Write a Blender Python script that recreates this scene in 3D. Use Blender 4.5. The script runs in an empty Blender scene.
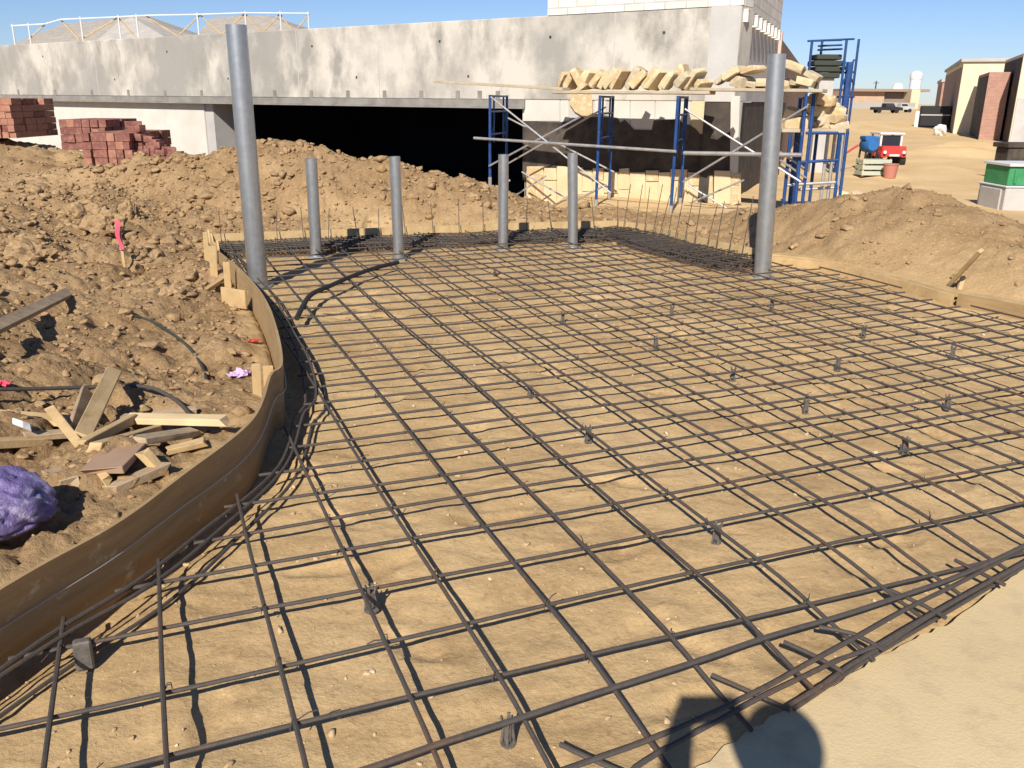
import bpy, bmesh, math, random
import numpy as np
from mathutils import Vector, Matrix, Quaternion
random.seed(7); rng = np.random.default_rng(7)
scene = bpy.context.scene
COL = scene.collection
rad = math.radians

# ------------------------------------------------------------------ camera model
EYE = 1.76
FOC, PITCH, ROLL = 875.0, rad(18.0), rad(0.53)
_F = np.array([0, math.cos(PITCH), -math.sin(PITCH)])
_U0 = np.array([0, math.sin(PITCH), math.cos(PITCH)])
_X0 = np.array([1.0, 0, 0])
_c, _s = math.cos(ROLL), math.sin(ROLL)
_X = _c*_X0 + _s*_U0
_U = -_s*_X0 + _c*_U0
def ray(px, py):
    d = _F*FOC + _X*(px-512) - _U*(py-384)
    return d/np.linalg.norm(d)
def G(px, py, z=0.0):
    d = ray(px, py); s = (z-EYE)/d[2]
    return np.array([d[0]*s, d[1]*s, z])
def atY(px, py, Y):
    d = ray(px, py); s = Y/d[1]
    return np.array([d[0]*s, Y, EYE+d[2]*s])

cam = bpy.data.cameras.new('camera'); camo = bpy.data.objects.new('camera', cam); COL.objects.link(camo)
cam.sensor_width = 36; cam.lens = 36*FOC/1024; cam.clip_end = 3000; cam.clip_start = .02
M = Matrix.Identity(4)
for i in range(3):
    M[i][0] = _X[i]; M[i][1] = _U[i]; M[i][2] = -_F[i]
M[2][3] = EYE
camo.matrix_world = M
scene.camera = camo

# ------------------------------------------------------------------ mesh helpers
class MB:
    def __init__(s): s.v = []; s.f = []; s.mi = []
    def add(s, vs, fs, mi=0):
        n = len(s.v); s.v += [tuple(map(float, p)) for p in vs]
        for f in fs: s.f.append([i+n for i in f]); s.mi.append(mi)
    def obox(s, c, ax, ay, az, mi=0):      # centre and three half-axis vectors
        c, ax, ay, az = map(np.asarray, (c, ax, ay, az))
        vs = [c+i*ax+j*ay+k*az for k in (-1, 1) for j in (-1, 1) for i in (-1, 1)]
        s.add(vs, [(0,2,3,1),(4,5,7,6),(0,1,5,4),(2,6,7,3),(0,4,6,2),(1,3,7,5)], mi)
    def box(s, x0, x1, y0, y1, z0, z1, mi=0):
        s.obox(((x0+x1)/2,(y0+y1)/2,(z0+z1)/2), ((x1-x0)/2,0,0), (0,(y1-y0)/2,0), (0,0,(z1-z0)/2), mi)
    def beam(s, a, b, w, h, up=(0,0,1), mi=0):   # box along a->b, w across, h along up
        a, b = np.asarray(a, float), np.asarray(b, float); d = (b-a); L = np.linalg.norm(d); d = d/L
        up = np.asarray(up, float); sx = np.cross(d, up)
        if np.linalg.norm(sx) < 1e-5: sx = np.cross(d, (1.0, 0, 0))
        sx /= np.linalg.norm(sx); u = np.cross(sx, d)
        s.obox((a+b)/2, d*L/2, sx*w/2, u*h/2, mi)
    def tube(s, pts, r, seg=8, caps=True, mi=0, radii=None):
        P = [np.asarray(p, float) for p in pts]; n = len(P); rings = []; ref = None
        for i in range(n):
            t = P[min(i+1, n-1)]-P[max(i-1, 0)]; t = t/(np.linalg.norm(t)+1e-12)
            if ref is None:
                a = np.array([0,0,1.]) if abs(t[2]) < .9 else np.array([1.,0,0])
                ref = np.cross(t, a)
            ref = ref-t*(ref@t); ref /= np.linalg.norm(ref); b = np.cross(t, ref)
            rr = radii[i] if radii is not None else r
            rings.append([P[i]+rr*(math.cos(k*2*math.pi/seg)*ref+math.sin(k*2*math.pi/seg)*b) for k in range(seg)])
        vs = [p for q in rings for p in q]; fs = []
        for i in range(n-1):
            for k in range(seg):
                a, b2 = i*seg+k, i*seg+(k+1) % seg
                fs.append((a, b2, b2+seg, a+seg))
        if caps: fs += [tuple(range(seg))[::-1], tuple((n-1)*seg+k for k in range(seg))]
        s.add(vs, fs, mi)
    def prism(s, pts, off, mi=0):     # planar polygon (3d points) extruded by vector off
        n = len(pts); off = np.asarray(off, float)
        vs = [np.asarray(p, float) for p in pts]; vs = vs+[p+off for p in vs]
        fs = [tuple(range(n))[::-1], tuple(range(n, 2*n))]+[(i, (i+1) % n, n+(i+1) % n, n+i) for i in range(n)]
        s.add(vs, fs, mi)
    def build(s, name, mats, parent=None, smooth=False, bevel=0, origin=None):
        o0 = np.zeros(3)
        if parent is not None: o0 = np.array(parent['_base'])
        elif origin is not None: o0 = np.asarray(origin, float)
        me = bpy.data.meshes.new(name)
        me.from_pydata([tuple(np.asarray(v)-o0) for v in s.v], [], s.f)
        if not isinstance(mats, (list, tuple)): mats = [mats]
        for m in mats: me.materials.append(m)
        if len(mats) > 1:
            for p, i in zip(me.polygons, s.mi): p.material_index = i
        bm = bmesh.new(); bm.from_mesh(me)
        bmesh.ops.recalc_face_normals(bm, faces=bm.faces)
        if bevel:
            bmesh.ops.bevel(bm, geom=list(bm.edges), offset=bevel, segments=1, affect='EDGES', clamp_overlap=True)
        bm.to_mesh(me); bm.free()
        if smooth:
            me.polygons.foreach_set('use_smooth', [True]*len(me.polygons))
            try: me.set_sharp_from_angle(angle=rad(40))
            except Exception: pass
        ob = bpy.data.objects.new(name, me); COL.objects.link(ob)
        if parent is not None: ob.parent = parent
        else: ob.location = o0
        ob['_base'] = list(map(float, o0))
        return ob
def tag(o, label=None, cat=None, group=None, kind=None):
    if label: o['label'] = label
    if cat: o['category'] = cat
    if group: o['group'] = group
    if kind: o['kind'] = kind
    return o
def thing(name, label, cat, base, group=None):
    o = bpy.data.objects.new(name, None); COL.objects.link(o)
    o.empty_display_size = .2
    o.location = tuple(map(float, base)); o['_base'] = list(map(float, base))
    return tag(o, label, cat, group)

# ------------------------------------------------------------------ materials
def mat(name, base, rough=.8, metal=0, var=None, scale=4, bump=0, bscale=30, var2=None, scale2=20, stretch=None, spec=.3, stretch2=None, f1=(.35,.65), f2=(.45,.7), bump2=0, bscale2=5, coord='Object'):
    m = bpy.data.materials.new(name); m.use_nodes = True
    nt = m.node_tree; N = nt.nodes; L = nt.links; b = N['Principled BSDF']
    b.inputs['Roughness'].default_value = rough; b.inputs['Metallic'].default_value = metal
    b.inputs['Specular IOR Level'].default_value = spec
    b.inputs['Base Color'].default_value = (*base, 1)
    tc = N.new('ShaderNodeTexCoord'); vec = tc.outputs[coord]
    sv = vec
    if stretch:
        mp = N.new('ShaderNodeMapping'); mp.inputs['Scale'].default_value = stretch; L.new(vec, mp.inputs[0]); sv = mp.outputs[0]
    def noise(v, sc, det=6, ro=.6):
        n = N.new('ShaderNodeTexNoise'); n.inputs['Scale'].default_value = sc; n.inputs['Detail'].default_value = det; n.inputs['Roughness'].default_value = ro
        L.new(v, n.inputs['Vector']); return n.outputs['Fac']
    def ramp(f, a, c):
        r = N.new('ShaderNodeMapRange'); r.inputs[1].default_value = a; r.inputs[2].default_value = c; L.new(f, r.inputs[0]); return r.outputs[0]
    def mix(f, c1, c2):
        x = N.new('ShaderNodeMix'); x.data_type = 'RGBA'; L.new(f, x.inputs[0])
        for s_, c in ((6, c1), (7, c2)):
            if isinstance(c, tuple): x.inputs[s_].default_value = (*c, 1)
            else: L.new(c, x.inputs[s_])
        return x.outputs[2]
    col = None
    if var is not None:
        col = mix(ramp(noise(sv, scale), *f1), base, var)
    if var2 is not None:
        v2 = vec
        if stretch2:
            mp2 = N.new('ShaderNodeMapping'); mp2.inputs['Scale'].default_value = stretch2; L.new(vec, mp2.inputs[0]); v2 = mp2.outputs[0]
        col = mix(ramp(noise(v2, scale2), *f2), col if col is not None else base, var2)
    if col is not None: L.new(col, b.inputs['Base Color'])
    if bump:
        bn = N.new('ShaderNodeBump'); bn.inputs['Distance'].default_value = bump; bn.inputs['Strength'].default_value = 1
        L.new(noise(vec, bscale, 8, .65), bn.inputs['Height'])
        if bump2:
            b2 = N.new('ShaderNodeBump'); b2.inputs['Distance'].default_value = bump2
            L.new(noise(vec, bscale2, 5, .6), b2.inputs['Height']); L.new(b2.outputs[0], bn.inputs['Normal'])
        L.new(bn.outputs[0], b.inputs['Normal'])
    return m
def brickmat(name, c1, c2, mortar, bw, bh, ms=.008, scale=1, rot=None, bump=.004):
    m = bpy.data.materials.new(name); m.use_nodes = True
    nt = m.node_tree; N = nt.nodes; L = nt.links; b = N['Principled BSDF']; b.inputs['Roughness'].default_value = .9
    uv = N.new('ShaderNodeUVMap')
    t = N.new('ShaderNodeTexBrick'); L.new(uv.outputs[0], t.inputs['Vector'])
    t.inputs['Color1'].default_value = (*c1,1); t.inputs['Color2'].default_value = (*c2,1); t.inputs['Mortar'].default_value = (*mortar,1)
    t.inputs['Brick Width'].default_value = bw; t.inputs['Row Height'].default_value = bh; t.inputs['Mortar Size'].default_value = ms; t.inputs['Scale'].default_value = 1
    n = N.new('ShaderNodeTexNoise'); n.inputs['Scale'].default_value = 3; n.inputs['Detail'].default_value = 6; L.new(uv.outputs[0], n.inputs['Vector'])
    mr = N.new('ShaderNodeMapRange'); mr.inputs[3].default_value = .75; mr.inputs[4].default_value = 1.2; L.new(n.outputs['Fac'], mr.inputs[0])
    mx = N.new('ShaderNodeMix'); mx.data_type = 'RGBA'; mx.blend_type = 'MULTIPLY'; mx.inputs[0].default_value = 1
    L.new(t.outputs['Color'], mx.inputs[6]); L.new(mr.outputs[0], mx.inputs[7]); L.new(mx.outputs[2], b.inputs['Base Color'])
    bn = N.new('ShaderNodeBump'); bn.inputs['Distance'].default_value = bump; bn.invert = True; L.new(t.outputs['Fac'], bn.inputs['Height']); L.new(bn.outputs[0], b.inputs['Normal'])
    return m
def box_uv(o):                        # metric planar uv by dominant normal
    me = o.data; uv = me.uv_layers.new(name='UVMap')
    for p in me.polygons:
        n = p.normal
        for li in p.loop_indices:
            v = me.vertices[me.loops[li].vertex_index].co
            if abs(n.z) > .7: uv.data[li].uv = (v.x, v.y)
            else:
                t = Vector((-n.y, n.x, 0)).normalized(); uv.data[li].uv = (v.dot(t), v.z)
    return o

def dirtmat(name, c1, c2, c3, bump=.012, sc=1.0, peb=True):
    m = bpy.data.materials.new(name); m.use_nodes = True
    nt = m.node_tree; N = nt.nodes; L = nt.links; b = N['Principled BSDF']; b.inputs['Roughness'].default_value = .95; b.inputs['Specular IOR Level'].default_value = .1
    tc = N.new('ShaderNodeTexCoord'); v = tc.outputs['Object']
    def noise(s, d, r=.6):
        n = N.new('ShaderNodeTexNoise'); n.inputs['Scale'].default_value = s; n.inputs['Detail'].default_value = d; n.inputs['Roughness'].default_value = r; L.new(v, n.inputs[0]); return n.outputs['Fac']
    def mr(f, a, c, x=0, y=1):
        r = N.new('ShaderNodeMapRange'); r.inputs[1].default_value = a; r.inputs[2].default_value = c; r.inputs[3].default_value = x; r.inputs[4].default_value = y; L.new(f, r.inputs[0]); return r.outputs[0]
    def mix(f, a, c):
        x = N.new('ShaderNodeMix'); x.data_type = 'RGBA'; L.new(f, x.inputs[0])
        for i, q in ((6, a), (7, c)):
            if isinstance(q, tuple): x.inputs[i].default_value = (*q, 1)
            else: L.new(q, x.inputs[i])
        return x.outputs[2]
    at = N.new('ShaderNodeAttribute'); at.attribute_name = 'zone'      # soil type: 0 fine tan subgrade, 1 dug-out clay
    col = mix(mr(noise(.9*sc, 5), .38, .62), c1, c2)
    col = mix(mr(noise(2.7*sc, 7, .68), .5, .68, 0, .75), col, (c2[0]*.80, c2[1]*.76, c2[2]*.72))
    col = mix(at.outputs['Fac'], col, mix(mr(noise(2.2*sc, 6), .35, .62), c3, (c3[0]*.68, c3[1]*.64, c3[2]*.6)))
    col = mix(mr(noise(.16*sc, 6, .65), .5, .62, 0, .45), col, (c1[0]*1.18, c1[1]*1.2, c1[2]*1.3))
    col = mix(mr(at.outputs['Fac'], 0, -1), col, mix(mr(noise(.5*sc, 6, .6), .4, .62), (.64,.465,.25), (.56,.39,.195)))
    sp = mix(mr(noise(38*sc, 6, .7), .5, .74, 0, .55), col, (c1[0]*1.25, c1[1]*1.25, c1[2]*1.3))
    sp = mix(mr(noise(75*sc, 4, .7), .58, .70, 0, .5), sp, (c2[0]*.6, c2[1]*.55, c2[2]*.5))
    sp = mix(mr(noise(23*sc, 5, .7), .56, .72, 0, .6), sp, (c3[0]*.6, c3[1]*.55, c3[2]*.5))
    L.new(sp, b.inputs['Base Color'])
    b1 = N.new('ShaderNodeBump'); L.new(mr(at.outputs['Fac'], 0, 1, bump, bump*3.2), b1.inputs['Distance']); L.new(noise(30*sc, 9, .7), b1.inputs['Height'])
    b2 = N.new('ShaderNodeBump'); L.new(mr(at.outputs['Fac'], 0, 1, bump*.45, bump*1.6), b2.inputs['Distance']); L.new(noise(9*sc, 5, .6), b2.inputs['Height']); L.new(b2.outputs[0], b1.inputs['Normal'])
    L.new(b1.outputs[0], b.inputs['Normal'])
    return m
C_TAN, C_TAN2, C_CLAY = (.51,.36,.185), (.42,.285,.14), (.365,.243,.13)
M_dirt = dirtmat('dirt', C_TAN, C_TAN2, C_CLAY, bump=.008)
M_clod = mat('clod', (.34,.225,.12), .95, var=(.25,.165,.085), scale=6, var2=(.42,.29,.16), scale2=30, bump=.01, bscale=40, spec=.1)
M_rebar = mat('rebar', (.085,.072,.062), .65, .2, var=(.15,.082,.046), scale=3.5, f1=(.52,.74), var2=(.065,.056,.05), scale2=40, bump=.002, bscale=220, spec=.4)
M_galv = mat('galvanised', (.46,.48,.49), .36, .8, var=(.38,.40,.41), scale=6, stretch=(3,3,.4), var2=(.50,.51,.51), scale2=16, spec=.5)
M_form = mat('form_ply', (.36,.245,.12), .75, var=(.29,.195,.092), scale=3, stretch=(1,1,9), bump=.002, bscale=60, var2=(.50,.42,.29), scale2=10, f2=(.63,.74))
M_wood = mat('lumber', (.54,.385,.195), .8, var=(.43,.295,.14), scale=6, bump=.002, bscale=60, var2=(.35,.24,.13), scale2=14, f2=(.55,.75))
M_woodg = mat('weathered_lumber', (.42,.32,.2), .85, var=(.33,.24,.15), scale=6, bump=.002, bscale=60, var2=(.24,.17,.1), scale2=14, f2=(.5,.75))
M_conc = mat('concrete', (.55,.51,.445), .9, stretch2=(1.2,1.2,.7), var=(.31,.295,.27), scale=.5, var2=(.29,.275,.245), scale2=1.4, f1=(.42,.58), f2=(.48,.66), stretch=(1,1,.85), bump=.006, bscale=22)
M_concg = mat('grey_concrete', (.50,.48,.45), .9, var=(.38,.37,.36), scale=.8, bump=.005, bscale=22)
M_pave = mat('pavement', (.62,.485,.275), .85, var=(.54,.415,.225), scale=.9, var2=(.47,.355,.21), scale2=7, f2=(.5,.72), bump=.0022, bscale=90)
M_white = mat('white_board', (.60,.575,.52), .8, var=(.52,.495,.44), scale=1.5, bump=.002)
M_black = mat('dark_membrane_shade', (.052,.043,.036), .85, var=(.10,.082,.064), scale=1.7, var2=(.035,.03,.027), scale2=5, bump=.004)  # membrane colour that also paints shade on unlit sides
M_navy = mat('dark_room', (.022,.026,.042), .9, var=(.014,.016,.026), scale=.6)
M_steel = mat('ledge_steel', (.34,.32,.28), .6, .3, var=(.24,.22,.2), scale=3)
M_blue = mat('blue_frame', (.015,.05,.17), .45, .1, var=(.025,.075,.23), scale=5, var2=(.18,.2,.24), scale2=25, f2=(.62,.72))
M_pipe = mat('brace_pipe', (.55,.54,.52), .4, .6, var=(.42,.40,.38), scale=8)
M_plank = mat('scaffold_plank', (.50,.42,.30), .85, var=(.38,.31,.22), scale=3, bump=.002)
M_stone = mat('limestone', (.56,.44,.27), .9, var=(.50,.36,.19), scale=2.5, var2=(.66,.55,.37), scale2=9, f2=(.5,.65), bump=.015, bscale=18)
M_stoneg = mat('grey_limestone', (.50,.42,.30), .9, var=(.40,.33,.22), scale=3, var2=(.60,.51,.36), scale2=9, bump=.012, bscale=18)
M_stonew = mat('wall_stone', (.66,.55,.355), .9, var=(.57,.46,.28), scale=1.6, bump=.01, bscale=20, var2=(.52,.42,.27), scale2=8, f2=(.6,.75))
M_cmu = brickmat('block_course', (.72,.70,.64), (.60,.58,.52), (.5,.48,.44), .4, .2, .012)
M_brownbrick = brickmat('brown_brick', (.27,.155,.09), (.22,.125,.075), (.30,.21,.15), .2, .07, .008)
M_pinkbrick = brickmat('pink_brick', (.42,.22,.16), (.36,.18,.13), (.46,.33,.27), .2, .07, .008)
M_redbrick = mat('red_brick', (.225,.095,.072), .9, var=(.17,.07,.055), scale=3, var2=(.36,.17,.13), scale2=12, bump=.004, bscale=40)
M_redbrick3 = mat('dark_brick', (.20,.08,.06), .9, var=(.16,.06,.05), scale=3, var2=(.30,.15,.12), scale2=12, bump=.004, bscale=40)
M_redbrick2 = mat('tan_brick', (.36,.17,.11), .9, var=(.28,.12,.08), scale=3, var2=(.42,.24,.17), scale2=12, bump=.004, bscale=40)
M_cream = mat('cream_stucco', (.66,.60,.43), .85, var=(.60,.54,.38), scale=2)
M_plastic = mat('chair_plastic', (.075,.072,.07), .55, var=(.15,.13,.11), scale=60)
M_pink = mat('pink_ribbon', (.85,.10,.16), .6)
M_bag = mat('purple_plastic', (.23,.18,.37), .25, var=(.13,.095,.25), scale=6, var2=(.42,.38,.52), scale2=11, f2=(.52,.66), bump=.02, bscale=16, spec=.6)  # lighter lavender patches paint highlights into the plastic
M_red = mat('red_paint', (.55,.05,.04), .4, var=(.45,.06,.05), scale=6)
M_dark = mat('dark_rubber', (.02,.02,.022), .6)
M_glass = mat('dark_glass', (.03,.035,.045), .12, spec=.6)
M_whitep = mat('white_paint', (.62,.62,.60), .5)
M_green = mat('green_plastic', (.04,.22,.085), .5, var=(.06,.28,.12), scale=5)
M_bluep = mat('blue_plastic', (.03,.13,.35), .45)
M_roofg = mat('roof_shingle', (.36,.33,.29), .95, var=(.27,.25,.23), scale=3, var2=(.45,.38,.29), scale2=6)
M_tarp = mat('dark_tarp', (.045,.05,.04), .7)
M_tan = mat('far_wall', (.50,.35,.24), .9, var=(.44,.30,.2), scale=.4)
M_cage = mat('trench_soil', (.20,.135,.08), .95, var=(.14,.095,.06), scale=8, bump=.02, bscale=25)
# ------------------------------------------------------------------ slab outline
def catmull(P, step=.04):
    P = [np.asarray(p, float) for p in P]; P = [2*P[0]-P[1]]+P+[2*P[-1]-P[-2]]; out = []
    for i in range(1, len(P)-2):
        p0, p1, p2, p3 = P[i-1:i+3]; n = max(2, int(np.linalg.norm(p2-p1)/step))
        for k in range(n):
            t = k/n
            out.append(.5*((2*p1)+(-p0+p2)*t+(2*p0-5*p1+4*p2-p3)*t*t+(-p0+3*p1-3*p2+p3)*t**3))
    out.append(P[-2]); return np.array(out)
FORM_H = .30
_l = [G(0,668), G(109,600), G(175,547), G(250,482), G(273,430), G(277,392)]
_l = [np.array([-1.98,1.35,0])]+_l
_l2 = [G(281,365,FORM_H), G(274,328,.28), G(261,300,.24), G(243,277,.20), G(224,258,.16), G(207,240,.12)]
LEFT = catmull([np.array([p[0],p[1]]) for p in _l[:-1]+_l2])
BZ = .12
BACK = catmull([G(*q, BZ)[:2] for q in ((207,240),(300,236),(440,231),(530,227.5),(618,225.5))])
RIGHT = catmull([G(*q, BZ)[:2] for q in ((618,225.5),(650,230),(700,243),(760,255),(824,263),(900,281),(955,296),(1024,309))]+[np.array([5.3,5.3])])
PD = np.array([1.95-.83, 2.94-2.16]); PD = PD/np.linalg.norm(PD); P0 = G(790,712,.03)[:2]; P1 = G(1024,572,.03)[:2]
PD = (P1-P0)/np.linalg.norm(P1-P0); PNRM = np.array([-PD[1], PD[0]])     # towards the slab
POLY = np.vstack([LEFT, BACK[1:], RIGHT[1:], [P0+PD*5.6], [P0-PD*3.4]])
# clamp end of RIGHT onto pavement line
def inside(P, poly):
    x, y = P[:,0], P[:,1]; res = np.zeros(len(P), bool); n = len(poly)
    for i in range(n):
        x1, y1 = poly[i]; x2, y2 = poly[(i+1) % n]
        if y1 == y2: continue
        c = ((y1 > y) != (y2 > y)) & (x < (x2-x1)*(y-y1)/(y2-y1)+x1); res ^= c
    return res
EDGE = np.vstack([LEFT, BACK[1:], RIGHT[1:]])
nL, nB = len(LEFT), len(LEFT)+len(BACK)-1
def edge_h(i, y):
    h = np.full(i.shape, .07)
    hl = .19-.15*ss(3.6, 5.4, y)+.04*ss(8, 10.4, y)
    f = np.clip((i-nL+4)/14., 0, 1)
    return hl*(1-f)+h*f
def edge_dist(P):
    d = np.empty(len(P)); idx = np.empty(len(P), int)
    E = EDGE.astype(np.float32); P = P.astype(np.float32)
    for a in range(0, len(P), 20000):
        q = P[a:a+20000]; D = (q[:,0:1]-E[None,:,0])**2+(q[:,1:2]-E[None,:,1])**2
        idx[a:a+20000] = D.argmin(1); d[a:a+20000] = np.sqrt(D.min(1))
    return d, idx
def ss(a, b, x):
    t = np.clip((x-a)/(b-a), 0, 1); return t*t*(3-2*t)
def _hash(ix, iy, s):
    h = (ix*374761393+iy*668265263+s*982451653) & 0xffffffff
    h = ((h ^ (h >> 13))*1274126177) & 0xffffffff
    return ((h ^ (h >> 16)) & 0xffff)/65535.0
def vnoise(x, y, s=0):
    ix, iy = np.floor(x).astype(np.int64), np.floor(y).astype(np.int64); fx, fy = x-ix, y-iy
    fx = fx*fx*fx*(fx*(fx*6-15)+10); fy = fy*fy*fy*(fy*(fy*6-15)+10)
    a, b, c, d = _hash(ix,iy,s), _hash(ix+1,iy,s), _hash(ix,iy+1,s), _hash(ix+1,iy+1,s)
    return (a+(b-a)*fx+(c-a)*fy+(a-b-c+d)*fx*fy)*2-1
def fbm(x, y, sc, oct=4, s=0, gain=.5):
    r = 0; a = 1
    for k in range(oct):
        cs, sn = math.cos(k*1.3+.5), math.sin(k*1.3+.5)
        r = r+a*vnoise((x*cs-y*sn)*sc*2**k, (x*sn+y*cs)*sc*2**k, s+k*17); a *= gain
    return r
def billow(x, y, sc, oct=4, s=0, gain=.5):
    r = 0; a = 1
    for k in range(oct):
        cs, sn = math.cos(k*1.7+.2), math.sin(k*1.7+.2)
        r = r+a*(np.abs(vnoise((x*cs-y*sn)*sc*2**k, (x*sn+y*cs)*sc*2**k, s+k*17))*2-.6); a *= gain
    return r
def worley(x, y, sc, s=0):          # angular clods: nearest cell's own height, falling off to its rim
    X, Y = x*sc, y*sc; ix, iy = np.floor(X).astype(np.int64), np.floor(Y).astype(np.int64)
    f1 = np.full(x.shape, 9.0); f2 = np.full(x.shape, 9.0); hh = np.zeros(x.shape); tl = np.zeros(x.shape)
    for a in (-1,0,1):
        for b_ in (-1,0,1):
            jx, jy = ix+a, iy+b_; px = jx+_hash(jx,jy,s+1); py = jy+_hash(jx,jy,s+2); dx, dy = X-px, Y-py; dd = dx*dx+dy*dy
            nw = dd < f1; f2 = np.where(nw, f1, np.minimum(f2, dd)); f1 = np.where(nw, dd, f1)
            h = _hash(jx,jy,s+3); tx, ty = _hash(jx,jy,s+4)-.5, _hash(jx,jy,s+5)-.5
            hh = np.where(nw, h*h, hh); tl = np.where(nw, tx*dx+ty*dy, tl)
    edge = np.clip((np.sqrt(f2)-np.sqrt(f1))*3.2, 0, 1)
    return (hh*1.1+tl*.9)*edge
def crest(ctrl):
    A_ = np.array([atY(*c) for c in ctrl]); return A_[np.argsort(A_[:,0])]
BCREST = crest([(60,172,14.2),(130,160,13.6),(200,153,13.3),(250,143,13.2),(275,139,13.2),(330,149,13.2),(370,160,13.2),(420,171,13.2),(470,181,13.2),(520,200,13.2),(570,212,13.2),(640,222,13.1)])
RCREST = crest([(660,222,12.9),(720,219,12.3),(760,211,11.5),(800,205,10.9),(850,194,10.5),(900,190,10.1),(950,198,9.7),(1000,214,9.3),(1060,235,9.0)])
_bm = [(955,167,31,.30,1.6),(972,160,36,.35,1.8),(935,176,25,.14,1.0),(850,122,62,.35,6),(880,124,60,.25,7),(905,122,66,.2,5),(925,163,34,.10,1.2)]
BERMS = [(atY(a_,b_,c_)[0], c_, d_, e_) for a_,b_,c_,d_,e_ in _bm]
LBK = atY(4, 138, 19.6)
BOOTS = [(a_, b_, math.cos(c_), math.sin(c_)) for a_, b_, c_ in zip(rng.uniform(-1.6,4.2,110), rng.uniform(1.8,8.5,110), rng.uniform(0,6.28,110))]
PIT = atY(152, 224, 8.3)[:2]
def height(x, y, detail=True):
    x = np.asarray(x, float); y = np.asarray(y, float)
    P = np.stack([x, y], 1)
    near = (np.abs(x) < 60) & (y < 40) & (y > -20)
    d = np.full(len(P), 50.0); ix = np.zeros(len(P), int)
    dn, inn = edge_dist(P[near]); d[near] = dn; ix[near] = inn
    ins = np.zeros(len(P), bool); ins[near] = inside(P[near], POLY)
    pv = ((P-P0)@PNRM < .0) & (x < 40) & (y < 12) & ~((x < -1.7) & (y > .2))
    slab = ins | (d < np.where(ix < nL, .035, .085)) & ~pv
    wlx = (x-2.6)*(-.57)+(y-15.6)*(-.82)      # distance out from the building face
    left = (x < 0) & (ix < nL+30)
    eh = edge_h(ix, y)
    wl = (x < 0)*np.clip((nL+55-ix)/55., 0, 1)*(1-ss(11.8, 15, y)); left = (x < 0) & (ix < nL+55)
    # left spoil
    zl = eh+.36*ss(.1, 3.4, d)+.10*fbm(x, y, .5, 3, 5)*ss(.3, 2, d)
    def ridge(C, wf, wb):
        yc = np.interp(x, C[:,0], C[:,1]); zc = np.interp(x, C[:,0], C[:,2])
        t = np.where(y < yc, 1-(yc-y)/wf, 1-(y-yc)/wb); t = np.clip(t, 0, 1)
        edge = ss(C[0,0]-2.5, C[0,0], x)*(1-ss(C[-1,0], C[-1,0]+1.5, x))
        return zc*edge*(t*.55+.45*ss(0, 1, t)), t*edge
    zb, tb = ridge(BCREST, 1.55, 2.2)
    zr, tr = ridge(RCREST, 2.6, 2.4)
    street = -1.0*ss(14, 62, y+.25*x)
    flat = np.where(x < -2, .30-.5*ss(18, 40, y), .04+street)
    out = wl*zl+(1-wl)*(np.where(d < 1.2, eh*(1-ss(.1, 1.2, d))+flat*ss(.1, 1.2, d), flat))
    out = np.maximum(out, np.maximum(zb, zr))
    mx = np.maximum(tb, tr)
    dep = ss(14.2, 15.2, y)*ss(1.2, .2, x)*ss(-6.5, -4.5, x)+ss(21, 23, y)*ss(-3.5, -5.0, x)
    out = out-np.clip(dep, 0, 1)*.75*(y < 60)
    out = out+.60*np.exp(-(((x-LBK[0]+1.2)/2.9)**2+((y-LBK[1])/1.7)**2))
    # the dug hollow behind the big chunk of clay
    pit = np.exp(-(((x-PIT[0])/.42)**2+((y-PIT[1])/.40)**2)**2)
    out = out+(~slab)*(-.06*np.exp(-(((x-PIT[0])/.34)**2+((y-PIT[1])/.30)**2)**1.5)+.06*np.exp(-(((x-PIT[0]-.10)/.50)**2+((y-PIT[1]-.52)/.26)**2)))
    for (mx_, my_, mh_, mw_) in BERMS:
        out = out+mh_*np.exp(-(((x-mx_)/mw_)**2+((y-my_)/(mw_*.7))**2)**1.3)
    rough = np.where(left & ~slab, ss(.02, .3, d)*np.clip((nL+55-ix)/40., 0, 1), 0)*np.where(y < 24, 1, .4)
    rough = np.maximum(rough, np.clip(mx*1.6, 0, 1)*.9)
    if detail:
        big = billow(x, y, 1.6, 2, 40)
        clod = billow(x, y, 7.0, 3, 3, .7)
        amp = np.where(tr > tb, .6, 1.0)
        jag = vnoise(x*27, y*27, 91)*.5+vnoise(x*43+y*7, y*43, 92)*.35
        wx, wy = x+.07*vnoise(x*7,y*7,1)+.03*vnoise(x*19,y*19,4), y+.07*vnoise(x*7,y*7,2)+.03*vnoise(x*19,y*19,5)
        clod = .95*fbm(wx, wy, 2.6, 6, 3, .66)+.16*jag-1.1*np.exp(-(vnoise(wx*4.3, wy*4.3, 201)/.10)**2)-.6*np.exp(-(vnoise(wx*9.5, wy*9.5, 202)/.13)**2)+.50*worley(wx, wy, 6.5, 11)+.16*worley(wx, wy, 17, 31)
        fine = billow(x, y, 19, 3, 77, .6)*.008*np.clip(1.5-y/12, 0, 1)
        out = out+rough*(amp*(.06*big+.038*clod)+fine)+(1-rough)*(.010*fbm(x, y, 1.3, 4, 9)+(.05*fbm(x, y, .12, 3, 19)+.10*np.clip(fbm(x, y, .35, 4, 29)-.15, 0, 1))*ss(13, 24, y)*(y < 110))
    zs = .010*fbm(x, y, 1.1, 2, 31)+.0035*billow(x, y, 9, 3, 55)
    zs = zs+.009*fbm(x, y, 3.2, 4, 45, .6)
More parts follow.
